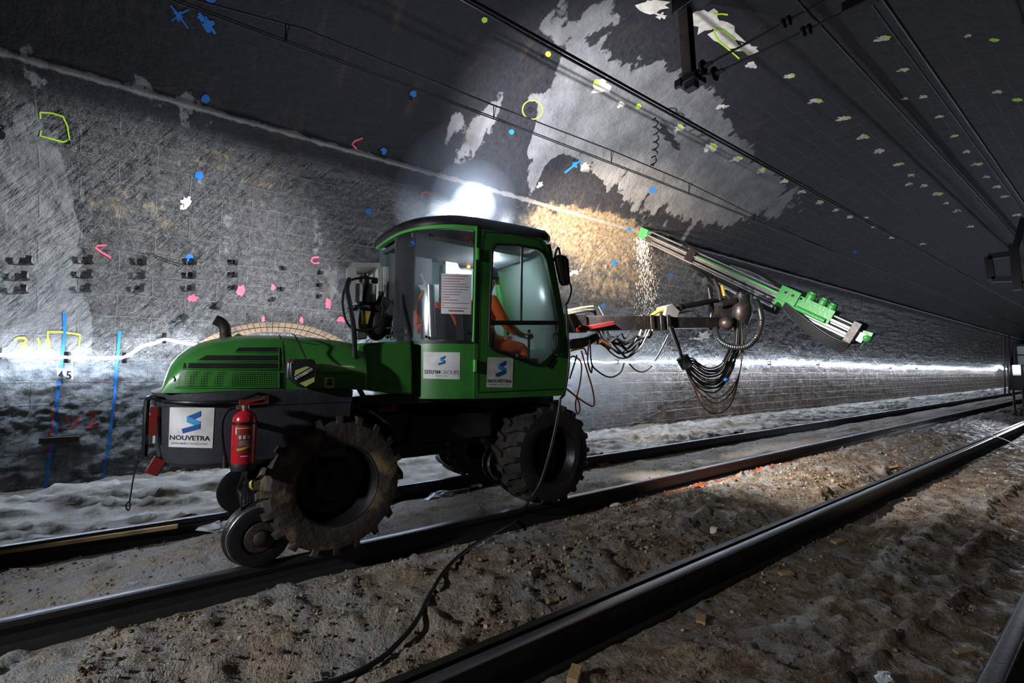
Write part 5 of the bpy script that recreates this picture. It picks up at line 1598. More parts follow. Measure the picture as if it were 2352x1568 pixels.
mb = MB(); mb.prism([AY(x, y, 3.9) for x, y in [(829, 700), (852, 700), (843, 778), (818, 778)]], (0, .15, 0)); mb.build('cylinder_cover', 'interior_grey', rig, bevel=.01)
mb = MB(); mb.prism([AY(x, y, 3.89) for x, y in [(839, 713), (852, 715), (844, 744), (831, 744)]], (0, .008, 0)); mb.build('yellow_tag', 'yellow_paint', rig)
mb = MB(); q = AY(870, 740, 4.0); mb.ball(q + V3(-.02, 0, 0), .13, 14, sc=(.9, .9, 1.3)); mb.ball(q + V3(.12, 0, -.04), .09, 12, sc=(1, 1, 1.3)); mb.tube([q + V3(.0, 0, .1), q + V3(.05, 0, .22)], .06, 12); mb.tube([AY(905, 780, 3.95), AY(905, 742, 3.95), AY(912, 722, 3.95), AY(922, 720, 3.95)], .045, 12); mb.build('air_filter', 'black_paint', rig)
mb = MB()
for y_ in (753, 771): mb.tube(curve([AY(888, y_, 3.6), AY(918, y_ - .5, 3.6), AY(930, y_ + 3, 3.6), AY(932, y_ + 14, 3.6)], 5), .006, 8)
mb.build('grab_bars', 'steel', rig)
for pts, r_ in [([(866, 640), (828, 638), (800, 648), (788, 680), (789, 715), (800, 745), (822, 758), (850, 757), (872, 742), (880, 715), (878, 690)], .010),
                ([(803, 640), (797, 662), (804, 700), (812, 750), (815, 800), (817, 860), (824, 890), (836, 912)], .019), ([(806, 700), (811, 745), (818, 776)], .008), ([(900, 690), (912, 720), (905, 770)], .012)]:
    MB().tube(curve([AY(x, y, 3.85 if r_ != .019 else 3.36 + max(0, (740 - y) / 740 * .9)) for x, y in pts], 6), r_, 8).build('hose', 'hose_rubber', rig)

# ---- boom
def PB(px, py, w=None):
    if w is None: w = 5.45 + (px - 1300) / 390 * 1.6
    return AW(px, py, w)


boom = MB(); boom.beam(PB(1290, 744), PB(1520, 742), .17, .185); boom.beam(PB(1500, 742), PB(1680, 741), .13, .155)
boom.beam(AW(1240, 744, 5.1), PB(1330, 744), .24, .22)
for x in (1462, 1482, 1505, 1520): boom.beam(PB(x, 742), PB(x + 8, 742), .21, .21)
boom = boom.build('boom', 'boom_metal', rig, bevel=.006)
mb = MB(); mb.beam(PB(1322, 758, 5.35), PB(1408, 742, 5.7), .05, .05); mb.beam(PB(1330, 750, 5.35), PB(1392, 752, 5.7), .03, .03); mat('red_dark', (.10, .008, .008), .5); mb.build('red_link', 'red_dark', boom, bevel=.004)
b1 = lambda x, y, off=.0: PB(x, y) - Vector(ray(x, y)) * (.10 + off)
dec = Decal([(1414, 733), (1441, 733), (1441, 755), (1414, 755)], b1); mb = MB(); dec.patch(mb, off=0, nu=2, nv=2); w_ = mb.build('warning_sticker', 'sticker_white', boom)
mb = MB(); dec.patch(mb, [(.2, .1), (.9, .1), (.9, .2), (.2, .2)], .004, 1, 1); dec.patch(mb, [(.65, .2), (.75, .2), (.5, .5), (.4, .5)], .004, 1, 1); dec.patch(mb, [(.15, .5), (.85, .5), (.85, .58), (.15, .58)], .004, 1, 1); dec.patch(mb, [(.15, .7), (.85, .7), (.85, .78), (.15, .78)], .004, 1, 1); mb.build('warning_print', 'ink_red', w_)
mb = MB(); mb.tube([PB(1560, 706), PB(1642, 690)], .042, 14); mb.tube([PB(1535, 712), PB(1560, 706)], .028, 12); mb.lathe([(.05, -.03), (.06, 0), (.05, .03)], PB(1560, 706), (PB(1642, 690) - PB(1560, 706)), 14, caps=True); mb.build('lift_cylinder', 'black_metal', boom)
mb = MB(); mb.tube([PB(1545, 722), PB(1615, 709)], .012, 10); mb.build('piston_rod', 'steel', boom)
mb = MB(); mb.prism([PB(x, y) + V3(-.08, -.05, 0) for x, y in [(1528, 732), (1532, 705), (1545, 700), (1562, 716), (1556, 732)]], (.02, .18, 0)); mb.build('cylinder_lug', 'bracket_grey', boom, bevel=.004)
mb = MB(); mb.tube(curve([PB(1498, 724), PB(1510, 716), PB(1528, 710), PB(1540, 708)], 5), .028, 10); mb.tube([PB(1516, 732), PB(1538, 728)], .02, 8); mb.build('yellow_guard', 'yellow_paint', boom)
mb = MB()
for k in range(4): mb.tube(curve([PB(1302, 722 - 3 * k, 5.3), PB(1330, 716 - 2 * k, 5.3), PB(1362, 712 + k, 5.35), PB(1368, 722, 5.4)], 5), .016, 8)
mb.build('hose_pack', 'hose_rubber', boom)
mb = MB(); mb.tube(curve([PB(1305, 714, 5.25), PB(1330, 708, 5.25), PB(1362, 704, 5.3)], 5), .014, 8); mb.build('yellow_hose', 'yellow_paint', boom)
MB().tube([PB(1375, 704), PB(1386, 724)], .006, 6).build('antenna_rod', 'steel', boom)
mb = MB(); mb.prism([PB(x, y) for x, y in [(1306, 790), (1316, 778), (1350, 774), (1372, 764), (1378, 775), (1360, 790), (1330, 802), (1308, 800)]], (.05, .14, 0)); mb.tube([PB(1366, 770), PB(1400, 800)], .025, 8); mb.prism([PB(x, y) for x, y in [(1366, 755), (1388, 755), (1384, 790), (1372, 790)]], (.05, .12, 0)); mb.build('lower_link', 'rust_metal', boom, bevel=.006)
MB().tube([PB(1378, 783, 5.5), PB(1400, 797, 5.55)], .035, 10).build('orange_sleeve', 'hose_brown', boom)
# knuckle and rotary head
mb = MB()
mb.prism([PB(x, y, 6.85) for x, y in [(1628, 758), (1640, 720), (1650, 700), (1645, 688), (1668, 684), (1690, 700), (1690, 745), (1670, 752)]], Vector(ray(1650, 720)) * .3)
mb.lathe([(.06, -.2), (.11, -.18), (.13, -.10), (.15, -.05), (.15, .10), (.12, .14), (.12, .26)], AW(1703, 716, 6.85), (.0, -.1, 1), 20, caps=True)
mb.ball(AW(1668, 742, 6.75), .11, 12); mb.tube([AW(1655, 700, 6.8), AW(1690, 690, 6.8)], .05, 10); mb.tube([AW(1703, 745, 6.85), AW(1703, 672, 6.9)], .07, 12)
mb.build('boom_knuckle', 'boom_metal', boom, bevel=.004)
# ---- feed beam
FT = on_wall(1464, 531, .12); FE = AW(1992, 776, 6.0)
fd_ = (FE - FT); FL = fd_.length; fd_.normalize()
fside = fd_.cross(V3(0, 0, 1)).normalized(); fup = fside.cross(fd_).normalized()
if fup.z < 0: fup = -fup
if fside.x > 0: fside = -fside           # fside points back towards the cab


def FP(t, s=0.0, u=0.0): return FT + fd_ * (FL * t) + fside * s + fup * u


def t_at(px):
    lo, hi = 0, 1.2
    for _ in range(40):
        m_ = (lo + hi) / 2
        if proj(np.array(FP(m_))[None])[0][0] < px: lo = m_
        else: hi = m_
    return lo


feed = MB(); feed.beam(FP(.02, 0, -.03), FP(t_at(1975), 0, -.03), .11, .10, up=fup); feed = feed.build('feed_beam', 'aluminium', rig, bevel=.006)
mb = MB()
for u_ in (.035, -.095):
    mb.beam(FP(.02, .065, u_), FP(t_at(1975), .065, u_), .03, .022, up=fup); mb.beam(FP(.02, -.065, u_), FP(t_at(1975), -.065, u_), .03, .022, up=fup)
mb.build('slide_rails', 'steel', feed)
mb = MB(); mb.beam(FP(.02, .06, -.03), FP(t_at(1975), .06, -.03), .006, .03, up=fup); mb.build('beam_groove', 'hole_black', feed)
mb = MB(); mb.beam(FP(t_at(1600), .03, .055), FP(t_at(1795), .03, .055), .03, .025, up=fup); mb.build('green_cover_strip', 'green_light', feed, label='lime green strip')
mb = MB(); mb.tube([FP(-.035, 0, .11), FP(t_at(1800), 0, .11)], .018, 12); mb.build('drill_steel', 'steel', feed)
mb = MB(); mb.lathe([(.0, -.06), (.032, -.05), (.032, .02), (.02, .04)], FP(-.03, 0, .11), fd_, 12); mb.build('drill_bit', 'rust_metal', feed)
mb = MB(); mb.beam(FP(.0, 0, .03), FP(.045, 0, .03), .15, .2, up=fup); mb.build('front_guide', 'drill_green', feed, bevel=.01)
mb = MB(); mb.beam(FP(.055, .0, -.03), FP(.09, .0, -.03), .14, .16, up=fup); t_ = t_at(1590); mb.beam(FP(t_ - .02, 0, .02), FP(t_ + .02, 0, .02), .17, .2, up=fup); t_ = t_at(1575); mb.beam(FP(t_ - .03, 0, .12), FP(t_, 0, .10), .06, .05, up=fup); mb.build('rod_guides', 'rust_metal', feed, bevel=.006)
mb = MB(); mb.tube(curve([FP(.03, .05, .10), FP(t_at(1520), -.02, .2), FP(t_at(1570), -.03, .17), FP(t_at(1640), -.04, .14), FP(t_at(1720), -.06, .18), FP(t_at(1790), -.06, .12)], 6), .012, 8)
for k in range(3): mb.tube(curve([FP(t_at(1640), -.05, .10 + .02 * k), FP(t_at(1690), -.08, .16 + .02 * k), FP(t_at(1730), -.08, .17 + .02 * k), FP(t_at(1800), -.07, .08 + .02 * k)], 6), .012, 8)
mb.build('feed_hoses', 'hose_rubber', feed)
# cradle under the beam
mb = MB(); mb.beam(FP(t_at(1620), 0, -.17), FP(t_at(1800), 0, -.19), .13, .13, up=fup); mb.beam(FP(t_at(1600), .04, -.13), FP(t_at(1650), .04, -.13), .08, .08, up=fup); mb.beam(FP(t_at(1690), 0, -.28), FP(t_at(1735), 0, -.28), .2, .16, up=fup); mb.build('feed_cradle', 'black_metal', feed, bevel=.008)
mb = MB(); mb.tube([FP(t_at(1640), .09, -.19), FP(t_at(1720), .09, -.21)], .03, 10); mb.tube([FP(t_at(1750), .09, -.14), FP(t_at(1795), .09, -.15)], .028, 10); mb.build('feed_cylinder', 'aluminium', feed)
for k in range(6):
    MB().tube(curve([FP(t_at(1625 + 6 * k), .11, -.14 - .01 * k), FP(t_at(1660 + 5 * k), .12, -.24), FP(t_at(1690 + 5 * k), .1, -.30 - .01 * k), FP(t_at(1730), .08, -.33)], 6), .011, 8).build('feed_hose', 'hose_rubber', feed)
mb = MB(); a = AW(1632, 665, 6.9); mb.tube(curve([AW(1622, 655, 6.9), a, AW(1632, 690, 6.9), AW(1632, 720, 6.9), AW(1640, 745, 6.9)], 6), .03, 10); mb.tube(curve([AW(1640, 640, 6.95), AW(1650, 665, 6.9), AW(1655, 690, 6.85)], 5), .03, 10); mb.build('swivel_tubes', 'rust_metal', feed)
mb = MB(); mb.tube([AW(1658, 655, 6.85), AW(1664, 680, 6.8)], .022, 8); mb.build('brass_pipe', 'yellow_paint', feed)
# drifter
ta, tb = t_at(1800), t_at(1912)
dr = MB()
dr.beam(FP(ta - .015, 0, .07), FP(ta + (tb - ta) * .32, 0, .07), .22, .26, up=fup); dr.beam(FP(ta + (tb - ta) * .25, 0, .06), FP(tb, 0, .06), .17, .20, up=fup)
for f_, r_, h_ in ((.46, .07, .17), (.70, .055, .16), (.88, .06, .14)):
    dr.lathe([(r_, 0), (r_, h_ * .75), (r_ * .85, h_ * .8), (r_ * .85, h_), (0, h_)], FP(ta + (tb - ta) * f_, .02, .10), fup, 18)
dr.tube([FP(ta + (tb - ta) * .35, .09, -.02), FP(tb - .01, .09, -.02)], .035, 12)
dr.beam(FP(ta - .01, 0, -.06), FP(ta + (tb - ta) * .4, 0, -.06), .24, .1, up=fup)
drf = dr.build('rock_drill', 'drill_green', feed, bevel=.012, label='bright green hydraulic rock drill')
mb = MB()
for f_ in (.05, .2, .34): mb.lathe([(.0, .0), (.018, 0), (.018, .02), (0, .02)], FP(ta + (tb - ta) * f_, .115, .12), fside, 8)
mb.build('drill_bolts', 'black_metal', drf)
t2 = t_at(1965)
mb = MB(); mb.tube([FP(tb, .04, .09), FP(t2, .04, .09)], .022, 10); mb.tube([FP(tb, .06, .02), FP(t2, .06, .02)], .018, 10); mb.tube([FP(tb, -.05, .09), FP(t2, -.05, .09)], .018, 10); mb.build('tail_rods', 'aluminium', feed)
mb = MB(); mb.beam(FP(t2 - .012, 0, .0), FP(t2 + .012, 0, .0), .2, .3, up=fup); mb.build('end_plate', 'boom_metal', feed, bevel=.006)
mb = MB(); mb.beam(FP(t2, 0, -.02), FP(t_at(1990), 0, -.02), .1, .13, up=fup); mb.build('tail_block', 'aluminium', feed, bevel=.004)
mb = MB(); t3 = t_at(1992); mb.ball(FP(t3, 0, .0), .06, 12, sc=(1.1, 1.1, 1)); mb.beam(FP(t3 - .015, .0, .05), FP(t3 + .01, 0, .07), .09, .05, up=fup); mb.tube([FP(t3, 0, -.05), FP(t3, .02, -.14)], .006, 6); mb.build('tail_swivel', 'drill_green', feed)
for k in range(7):
    MB().tube(curve([FP(t_at(1815), .12, -.02 - .012 * k), FP(t_at(1850), .13, -.07 - .02 * k), FP(t_at(1900), .12, -.14 - .022 * k), FP(t_at(1940), .10, -.17 - .022 * k), FP(t_at(1968), .06, -.15 - .02 * k), FP(t_at(1970), .03, -.07)], 6), .014, 8).build('drifter_hose', 'hose_rubber', feed)

# ---- hose loops
rg = random.Random(21)
for k in range(11):                                          # short bundle under the boom
    x0 = 1376 + rg.uniform(-8, 18); x1 = 1478 + rg.uniform(-14, 14); dp = 822 - k * 4.5 + rg.uniform(-3, 3); w = 5.5 + rg.uniform(-.1, .2)
    MB().tube(curve([AW(x0, 760, w), AW(x0 + 12, 785, w), AW(x0 + 32, dp - 12, w + .05), AW((x0 + x1) / 2 + 5, dp, w + .1), AW(x1 - 18, dp - 18, w + .2), AW(x1, 775, w + .2), AW(x1 + 8, 757, w + .2)], 6), rg.choice([.009, .011, .014]), 7).build('hydraulic_hose', 'hose_rubber', rig)
for k in range(14):                                          # main bundle: down from the boom, bound, then out to the knuckle
    o1 = rg.uniform(-5, 5); o2 = rg.uniform(-4, 4); dp = 902 - k * 4.0 + rg.uniform(-4, 4); w = 6.25 + rg.uniform(-.08, .08); xe = 1700 + rg.uniform(-14, 16)
    MB().tube(curve([AW(1540 + o1, 750, w), AW(1555 + o1, 790, w), AW(1570 + o2 * .6, 828, w), AW(1590 + o2, dp - 28, w + .05), AW(1622, dp - 6, w + .15), AW(1655 + o1, dp - 14 + o2, w + .3), AW(1680 + o2, dp - 60, w + .45), AW(xe - 5, 800, w + .5), AW(xe, 735, w + .55)], 6), rg.choice([.009, .011, .012]), 7).build('hydraulic_hose', 'hose_rubber', rig)
for k, (dp, mt) in enumerate([(950, 'hose_rubber'), (938, 'hose_brown'), (926, 'hose_rubber'), (915, 'hose_rubber')]):
    MB().tube(curve([AW(1572, 840, 6.25), AW(1590, 880, 6.25), AW(1612, dp - 20, 6.3), AW(1645, dp, 6.4), AW(1680, dp - 25, 6.55), AW(1700, 850, 6.65), AW(1706 - k, 800, 6.7), AW(1702, 740, 6.75)], 6), .009, 7).build('hydraulic_hose', mt, rig)
mb = MB(); mb.tube([AW(1566, 820, 6.2), AW(1580, 842, 6.2)], .085, 12); mb.build('hose_binding', 'rubber_dark', rig)
mb = MB(); mb.ball(AW(1668, 872, 6.4), .035, 8, sc=(1.4, 1, .8)); mb.build('blue_tie', 'logo_dark_blue', rig)
c_ = curve([AW(1642, 752, 6.75), AW(1652, 780, 6.7), AW(1680, 796, 6.65), AW(1715, 795, 6.6), AW(1740, 770, 6.6), AW(1749, 735, 6.6), AW(1742, 700, 6.65), AW(1735, 690, 6.7)], 14)
MB().tube(c_, [.040 + .006 * (i % 2) for i in range(len(c_))], 12).build('corrugated_hose', 'hose_rubber', rig)
c_ = curve([AW(1628, 660, 6.9), AW(1634, 700, 6.9), AW(1633, 735, 6.9)], 14); MB().tube(c_, [.034 + .005 * (i % 2) for i in range(len(c_))], 12).build('corrugated_hose', 'hose_rubber', rig)
for pts, mt in [([(1302, 826), (1318, 818), (1335, 835), (1332, 880), (1322, 925), (1326, 950), (1332, 940), (1326, 915), (1300, 892)], 'hose_orange'), ([(1335, 805), (1345, 840), (1360, 890), (1365, 925), (1358, 932), (1330, 915), (1299, 890)], 'hose_orange'),
                ([(1310, 806), (1340, 800), (1348, 815)], 'hose_orange'), ([(1355, 780), (1358, 830), (1370, 850), (1400, 866), (1425, 855), (1434, 832)], 'hose_rubber'), ([(1445, 835), (1462, 851), (1480, 853), (1498, 840)], 'hose_rubber'),
                ([(1308, 870), (1318, 840), (1325, 815)], 'hose_rubber'), ([(1352, 790), (1350, 830), (1358, 856), (1360, 840)], 'hose_brown'), ([(1503, 830), (1520, 800), (1535, 770)], 'hose_rubber')]:
    MB().tube(curve([AW(x, y, 5.1) for x, y in pts], 6), .009, 7).build('hydraulic_hose', mt, rig)

# ================================================================ operator
pr_ = empty('person', (2.35, 3.72, 1.46), 'seated operator in an orange jacket and dark hat inside the cab, facing the boom', 'person')


def skin(name, joints, edges, matname, parent, sub=2, root=0):
    off = OFF[parent]
    me = bpy.data.meshes.new(name)
    me.from_pydata([tuple(Vector(j[0]) - off) for j in joints], edges, [])
    o = bpy.data.objects.new(name, me); COL.objects.link(o)
    md = o.modifiers.new('skin', 'SKIN'); md.use_smooth_shade = True
    for i, j in enumerate(joints):
        sv = me.skin_vertices[0].data[i]; sv.radius = (j[1], j[2] if len(j) > 2 else j[1]); sv.use_root = (i == root)
    s_ = o.modifiers.new('sub', 'SUBSURF'); s_.levels = sub; s_.render_levels = sub
    me.materials.append(M[matname])
    dg = bpy.context.evaluated_depsgraph_get()
    m2 = bpy.data.meshes.new_from_object(o.evaluated_get(dg))
    bpy.data.objects.remove(o)
    m2.polygons.foreach_set('use_smooth', [True] * len(m2.polygons))
    o = bpy.data.objects.new(name, m2); COL.objects.link(o); o.parent = parent; OFF[o] = off
    return o


B_ = {}
def J(x, y, z): return (x, y, z)
body = [(J(2.30, 3.74, 1.52), .13), (J(2.31, 3.74, 1.70), .125), (J(2.34, 3.74, 1.90), .12), (J(2.38, 3.74, 2.0), .06), (J(2.41, 3.74, 2.08), .055), (J(2.43, 3.74, 2.17), .085), (J(2.43, 3.74, 2.23), .075),
        (J(2.36, 3.57, 1.93), .06), (J(2.47, 3.52, 1.72), .045), (J(2.68, 3.55, 1.62), .032), (J(2.74, 3.56, 1.62), .03),
        (J(2.36, 3.91, 1.93), .06), (J(2.47, 3.97, 1.72), .045), (J(2.68, 3.93, 1.62), .032), (J(2.74, 3.92, 1.62), .03),
        (J(2.52, 3.65, 1.50), .085), (J(2.76, 3.63, 1.50), .06), (J(2.80, 3.63, 1.22), .045), (J(2.86, 3.63, 1.16), .035),
        (J(2.52, 3.84, 1.50), .085), (J(2.76, 3.86, 1.50), .06), (J(2.80, 3.86, 1.22), .045), (J(2.86, 3.86, 1.16), .035)]
ed = [(0, 1), (1, 2), (2, 3), (3, 4), (4, 5), (5, 6), (2, 7), (7, 8), (8, 9), (9, 10), (2, 11), (11, 12), (12, 13), (13, 14), (0, 15), (15, 16), (16, 17), (17, 18), (0, 19), (19, 20), (20, 21), (21, 22)]
skin('body', body, ed, 'skin', pr_)
for s_, yy in ((-1, 3.56), (1, 3.92)):                       # hands closed round the levers
    for k in range(4):
        y_ = yy + (k - 1.5) * .02
        MB().tube(curve([V3(2.755, y_, 1.635), V3(2.795, y_, 1.632), V3(2.812, y_, 1.605), V3(2.79, y_, 1.588)], 3), [.009] * 3 * 3 + [.008], 6).build('finger', 'skin', pr_)
    MB().tube([V3(2.74, yy - s_ * .03, 1.62), V3(2.77, yy - s_ * .045, 1.605), V3(2.79, yy - s_ * .03, 1.595)], .009, 6).build('thumb', 'skin', pr_)
jk = [(p, r_ * 1.16) for p, r_ in [(b[0], b[1]) for b in body]]
skin('jacket', [jk[0], jk[1], jk[2], (J(2.37, 3.74, 1.97), .075), jk[7], jk[8], (J(2.64, 3.55, 1.635), .042), jk[11], jk[12], (J(2.64, 3.93, 1.635), .042)], [(0, 1), (1, 2), (2, 3), (2, 4), (4, 5), (5, 6), (2, 7), (7, 8), (8, 9)], 'orange_cloth', pr_)
skin('trousers', [(J(2.30, 3.74, 1.50), .14), (body[15][0], .095), (body[16][0], .07), (J(2.80, 3.63, 1.25), .056), (body[19][0], .095), (body[20][0], .07), (J(2.80, 3.86, 1.25), .056)], [(0, 1), (1, 2), (2, 3), (0, 4), (4, 5), (5, 6)], 'orange_cloth', pr_)
mb = MB(); mb.ball(V3(2.415, 3.74, 2.225), .102, 16, sc=(1.05, .95, 1.0)); mb.lathe([(.1, 0), (.112, -.01), (.112, -.03), (.1, -.035)], V3(2.415, 3.74, 2.2), (0, 0, 1), 20); mb.build('hat', 'black_cloth', pr_)
mb = MB(); mb.beam((2.52, 3.74, 2.165), (2.545, 3.74, 2.14), .022, .03)
for s_ in (-1, 1): mb.ball(V3(2.505, 3.74 + s_ * .03, 2.175), .009, 8)
mb.build('nose_and_eyes', 'skin', pr_)
mb = MB()
mb.tube([(2.26, 3.60, 1.52), (2.22, 3.60, 1.75), (2.27, 3.60, 1.96)], .02, 8); mb.lathe([(.150, 0), (.153, .0), (.153, .045), (.150, .045)], (2.31, 3.74, 1.68), (0, 0, 1), 24); mb.build('reflective_band', 'reflective', pr_)
mb = MB()
for yy in (3.56, 3.92): mb.tube([(2.78, yy, 1.38), (2.79, yy, 1.68)], .013, 8)
mb.box((2.7, 3.48, 1.15), (2.84, 3.99, 1.39)); mb.build('control_levers', 'black_metal', cab_o)
# spare orange jacket behind the seat, seen through the curved window
mb = MB()
for pl_ in ([(972, 664), (977, 668), (968, 692), (959, 694)], [(957, 708), (969, 709), (967, 727), (955, 719)], [(969, 742), (970, 760), (962, 767), (955, 757)], [(958, 692), (970, 690), (971, 742), (956, 744)],
            [(999, 693), (1014, 694), (1014, 711), (1003, 706)], [(1030, 710), (1044, 720), (1054, 738), (1063, 779), (1054, 779), (1049, 750), (1040, 730)]):
    mb.prism([AY(x, y, 3.66) for x, y in pl_], (.01, .05, 0))
tag(mb.build('jacket', 'orange_cloth', bevel=.008), 'loose bright orange jacket hung behind the seat, seen through the curved window', 'jacket')

# ================================================================ fire extinguisher hung on the counterweight
ext = empty('fire_extinguisher', AY(556, 1078, 3.17), 'red fire extinguisher with black hose strapped to the rig counterweight', 'fire extinguisher')
eb = AY(558, 1078, 3.17); eh = AY(556, 938, 3.17).z - eb.z
r_ = .066
mb = MB(); mb.lathe([(r_, .09 * eh), (r_, .80 * eh), (r_ * .93, .87 * eh), (r_ * .7, .93 * eh), (r_ * .3, .965 * eh), (.018, 1.0 * eh)], eb, (0, 0, 1), 32); cyl = mb.build('cylinder', 'red_paint', ext)
mb = MB(); mb.lathe([(0, 0), (r_ * .98, .0), (r_ * 1.02, .02), (r_ * 1.02, .11 * eh), (r_, .12 * eh)], eb, (0, 0, 1), 32); mb.build('foot', 'rubber_dark', ext)
mb = MB(); mb.lathe([(r_ + .002, .745 * eh), (r_ + .004, .75 * eh), (r_ + .004, .785 * eh), (r_ + .002, .79 * eh)], eb, (0, 0, 1), 32); mb.box((eb.x - .03, eb.y + r_ - .01, eb.z + .74 * eh), (eb.x + .03, 3.31, eb.z + .79 * eh)); mb.build('strap', 'black_metal', ext)
mb = MB(); mb.lathe([(.018, .99 * eh), (.022, 1.0 * eh), (.022, 1.05 * eh), (.015, 1.06 * eh)], eb, (0, 0, 1), 16); mb.tube([eb + V3(-.05, 0, 1.03 * eh), eb + V3(.02, 0, 1.03 * eh)], .012, 10); mb.build('valve', 'steel', ext)
mb = MB(); mb.beam(eb + V3(-.02, 0, 1.07 * eh), eb + V3(.10, -.01, 1.17 * eh), .018, .010); mb.beam(eb + V3(-.02, 0, 1.06 * eh), eb + V3(.12, 0, 1.08 * eh), .02, .01); mb.box((eb.x - .03, eb.y, eb.z + 1.06 * eh), (eb.x + .05, eb.y + .05, eb.z + 1.14 * eh)); mb.build('handle', 'red_dull', ext)
MB().tube(curve([eb + V3(-.045, 0, 1.03 * eh), eb + V3(-.09, 0, .98 * eh), eb + V3(-.115, 0, .8 * eh), eb + V3(-.11, 0, .5 * eh), eb + V3(-.095, 0, .25 * eh)], 6), .009, 8).build('hose', 'hose_rubber', ext)
MB().tube([eb + V3(-.095, 0, .26 * eh), eb + V3(-.09, 0, .06 * eh)], [.011, .016], 10).build('nozzle', 'rubber_dark', ext)
cyh = lambda x, y, off=.002: (lambda u, z: V3(eb.x + (r_ + off) * math.sin(u), eb.y - (r_ + off) * math.cos(u), z))(-.32 + (x) * 1.5 - .5, eb.z + eh * y)
def ecell(mb, u0, v0, u1, v1, off=.002, n=6, mi=0):
    mb.loft([[cyh(u0 + (u1 - u0) * i / n, v1, off), cyh(u0 + (u1 - u0) * i / n, v0, off)] for i in range(n + 1)], False, False, mi)
mb = MB(); ecell(mb, .12, .28, .86, .71); lb = mb.build('label_panel', 'red_dull', cyl)
mb = MB(); ecell(mb, .12, .685, .86, .70, .003); mb.loft([[cyh(.12 + .74 * i / 8, .36 + .07 * (i / 8) ** 2 + .012, .003), cyh(.12 + .74 * i / 8, .345 + .07 * (i / 8) ** 2 - .012, .003)] for i in range(9)], False, False); mb.build('yellow_band', 'yellow_paint', lb)
mb = MB()
for u0 in (.20, .42, .64): ecell(mb, u0, .52, u0 + .14, .58, .003, 3)
for k in range(6): ecell(mb, .2, .49 - .014 * k, .8, .493 - .014 * k, .003, 4)
ecell(mb, .0, .60, .10, .71, .003, 2); mb.build('pictograms', 'cream', lb)
mb = MB()
for a_, ch in enumerate('GLORIA'[:0]): pass
ecell(mb, .33, .235, .72, .25, .003, 4); mb.build('small_print', 'cream', lb)

# black and yellow rounded case hung on the hood by a cord
q0 = AY(695, 857, 3.24)
cs_ = empty('tool_case', q0, 'black rounded case with pale yellow stripes hung by a cord on the green hood side', 'case')
poly = [(665, 835), (672, 824), (720, 824), (726, 832), (726, 868), (716, 884), (700, 891), (690, 889), (672, 876), (666, 862)]
mb = MB(); mb.prism([AY(x, y, 3.21) for x, y in poly], (0, .09, 0)); mb.build('shell', 'black_paint', cs_, bevel=.012)
sh_ = lambda x, y, off=.003: AY(x, y, 3.21 - off)
mb = MB(); Decal([(676, 864), (678, 850), (703, 841), (712, 843)], sh_).patch(mb, nu=2, nv=2); Decal([(688, 880), (723, 865), (722, 876), (702, 888)], sh_).patch(mb, nu=2, nv=2); mb.build('stripes', 'lime_sticker', cs_)
bar = Decal([(676, 867), (716, 844), (719, 850), (679, 873)], sh_)
mb = MB(); bar.patch(mb, off=.005, nu=2, nv=1)
for u0, u1 in ((.08, .13), (.22, .27), (.36, .39), (.72, .75), (.80, .84), (.90, .94)): bar.patch(mb, [(u0, .3), (u1, .3), (u1, .8), (u0, .8)], .007, 1, 1, 1)
mb.build('worn_print', ['cream', 'ink'], cs_)
mb = MB(); mb.box(AY(660, 868, 3.23), AY(668, 832, 3.23) + V3(0, .06, 0)); mb.build('side_clip', 'aluminium', cs_, bevel=.004); mb = MB(); mb.box(AY(664, 832, 3.22), AY(671, 824, 3.22) + V3(0, .05, 0)); mb.build('red_corner', 'red_dull', cs_)
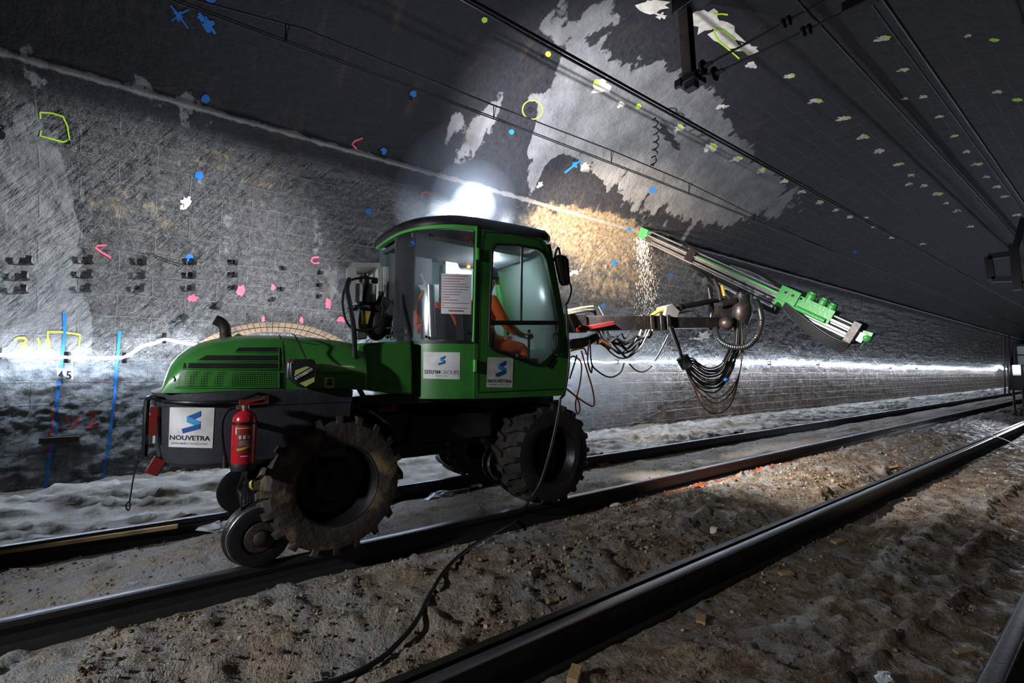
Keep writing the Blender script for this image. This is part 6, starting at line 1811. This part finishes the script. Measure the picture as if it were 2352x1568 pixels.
MB().tube(curve([AY(704, 826, 3.24), AY(692, 800, 3.29), AY(680, 775, 3.33), AY(674, 768, 3.42), AY(668, 766, 3.6)], 6), .005, 6).build('cord', 'hose_rubber', cs_)

# ================================================================ water falling from the drill hole
rg = random.Random(5)
mb = MB()
wp = on_wall(1455, 535, .2)
for k in range(900):
    t = rg.random() ** 1.3
    px = 1452 + rg.gauss(0, 6 + 13 * t) + 24 * t; py = 535 + 270 * t
    p = on_wall(px, py, .18 + .25 * rg.random()); L = rg.uniform(.01, .06)
    mb.tube([p, p + V3(.003, 0, -L)], rg.uniform(.002, .005), 4)
g_ = mat('water', (.9, .88, .82), .2, alpha=.6)
tag(mb.build('falling_water', 'water'), 'thin spray of water falling from the drill hole down the wall', 'water', kind='stuff')


# ================================================================ haze
def haze(name, center, size, density, color, lab, aniso=.3, fall=None):
    m_ = bpy.data.materials.new(name); m_.use_nodes = True; nt = m_.node_tree; nt.nodes.clear()
    o = nt.nodes.new('ShaderNodeOutputMaterial'); v = nt.nodes.new('ShaderNodeVolumeScatter')
    v.inputs['Color'].default_value = (*color, 1); v.inputs['Density'].default_value = density; v.inputs['Anisotropy'].default_value = aniso
    nt.links.new(v.outputs[0], o.inputs['Volume'])
    M[name] = m_
    mb = MB(); mb.ball(center, 1, 24, sc=size); ob = mb.build(name, name)
    return tag(ob, lab, 'mist', kind='stuff')


for _s, _d, _l in ((.10, .9, 'tight core of the bright halo round the roof work lamp'), (.22, .22, 'inner ring of the bright halo round the roof work lamp'), (.42, .05, 'faint outer ring of the halo round the roof work lamp'), (.75, .018, 'faintest blue veil round the roof work lamp')):
    haze('lamp_glow_mist', LAMP, (_s, _s, _s), _d, (.75, .85, 1), _l, aniso=.2)
for _k, (_s, _l) in enumerate((((1.9, 1.0, 1.15), 'thin outer veil of bright mist below the boom'), ((1.4, .8, .8), 'middle of the bright mist below the boom'), ((.9, .6, .5), 'dense core of the bright mist in front of the light rope'))):
    haze('spray_mist', (6.0, 5.7, 1.35), _s, .13 + .08 * _k, (.85, .9, 1), _l)
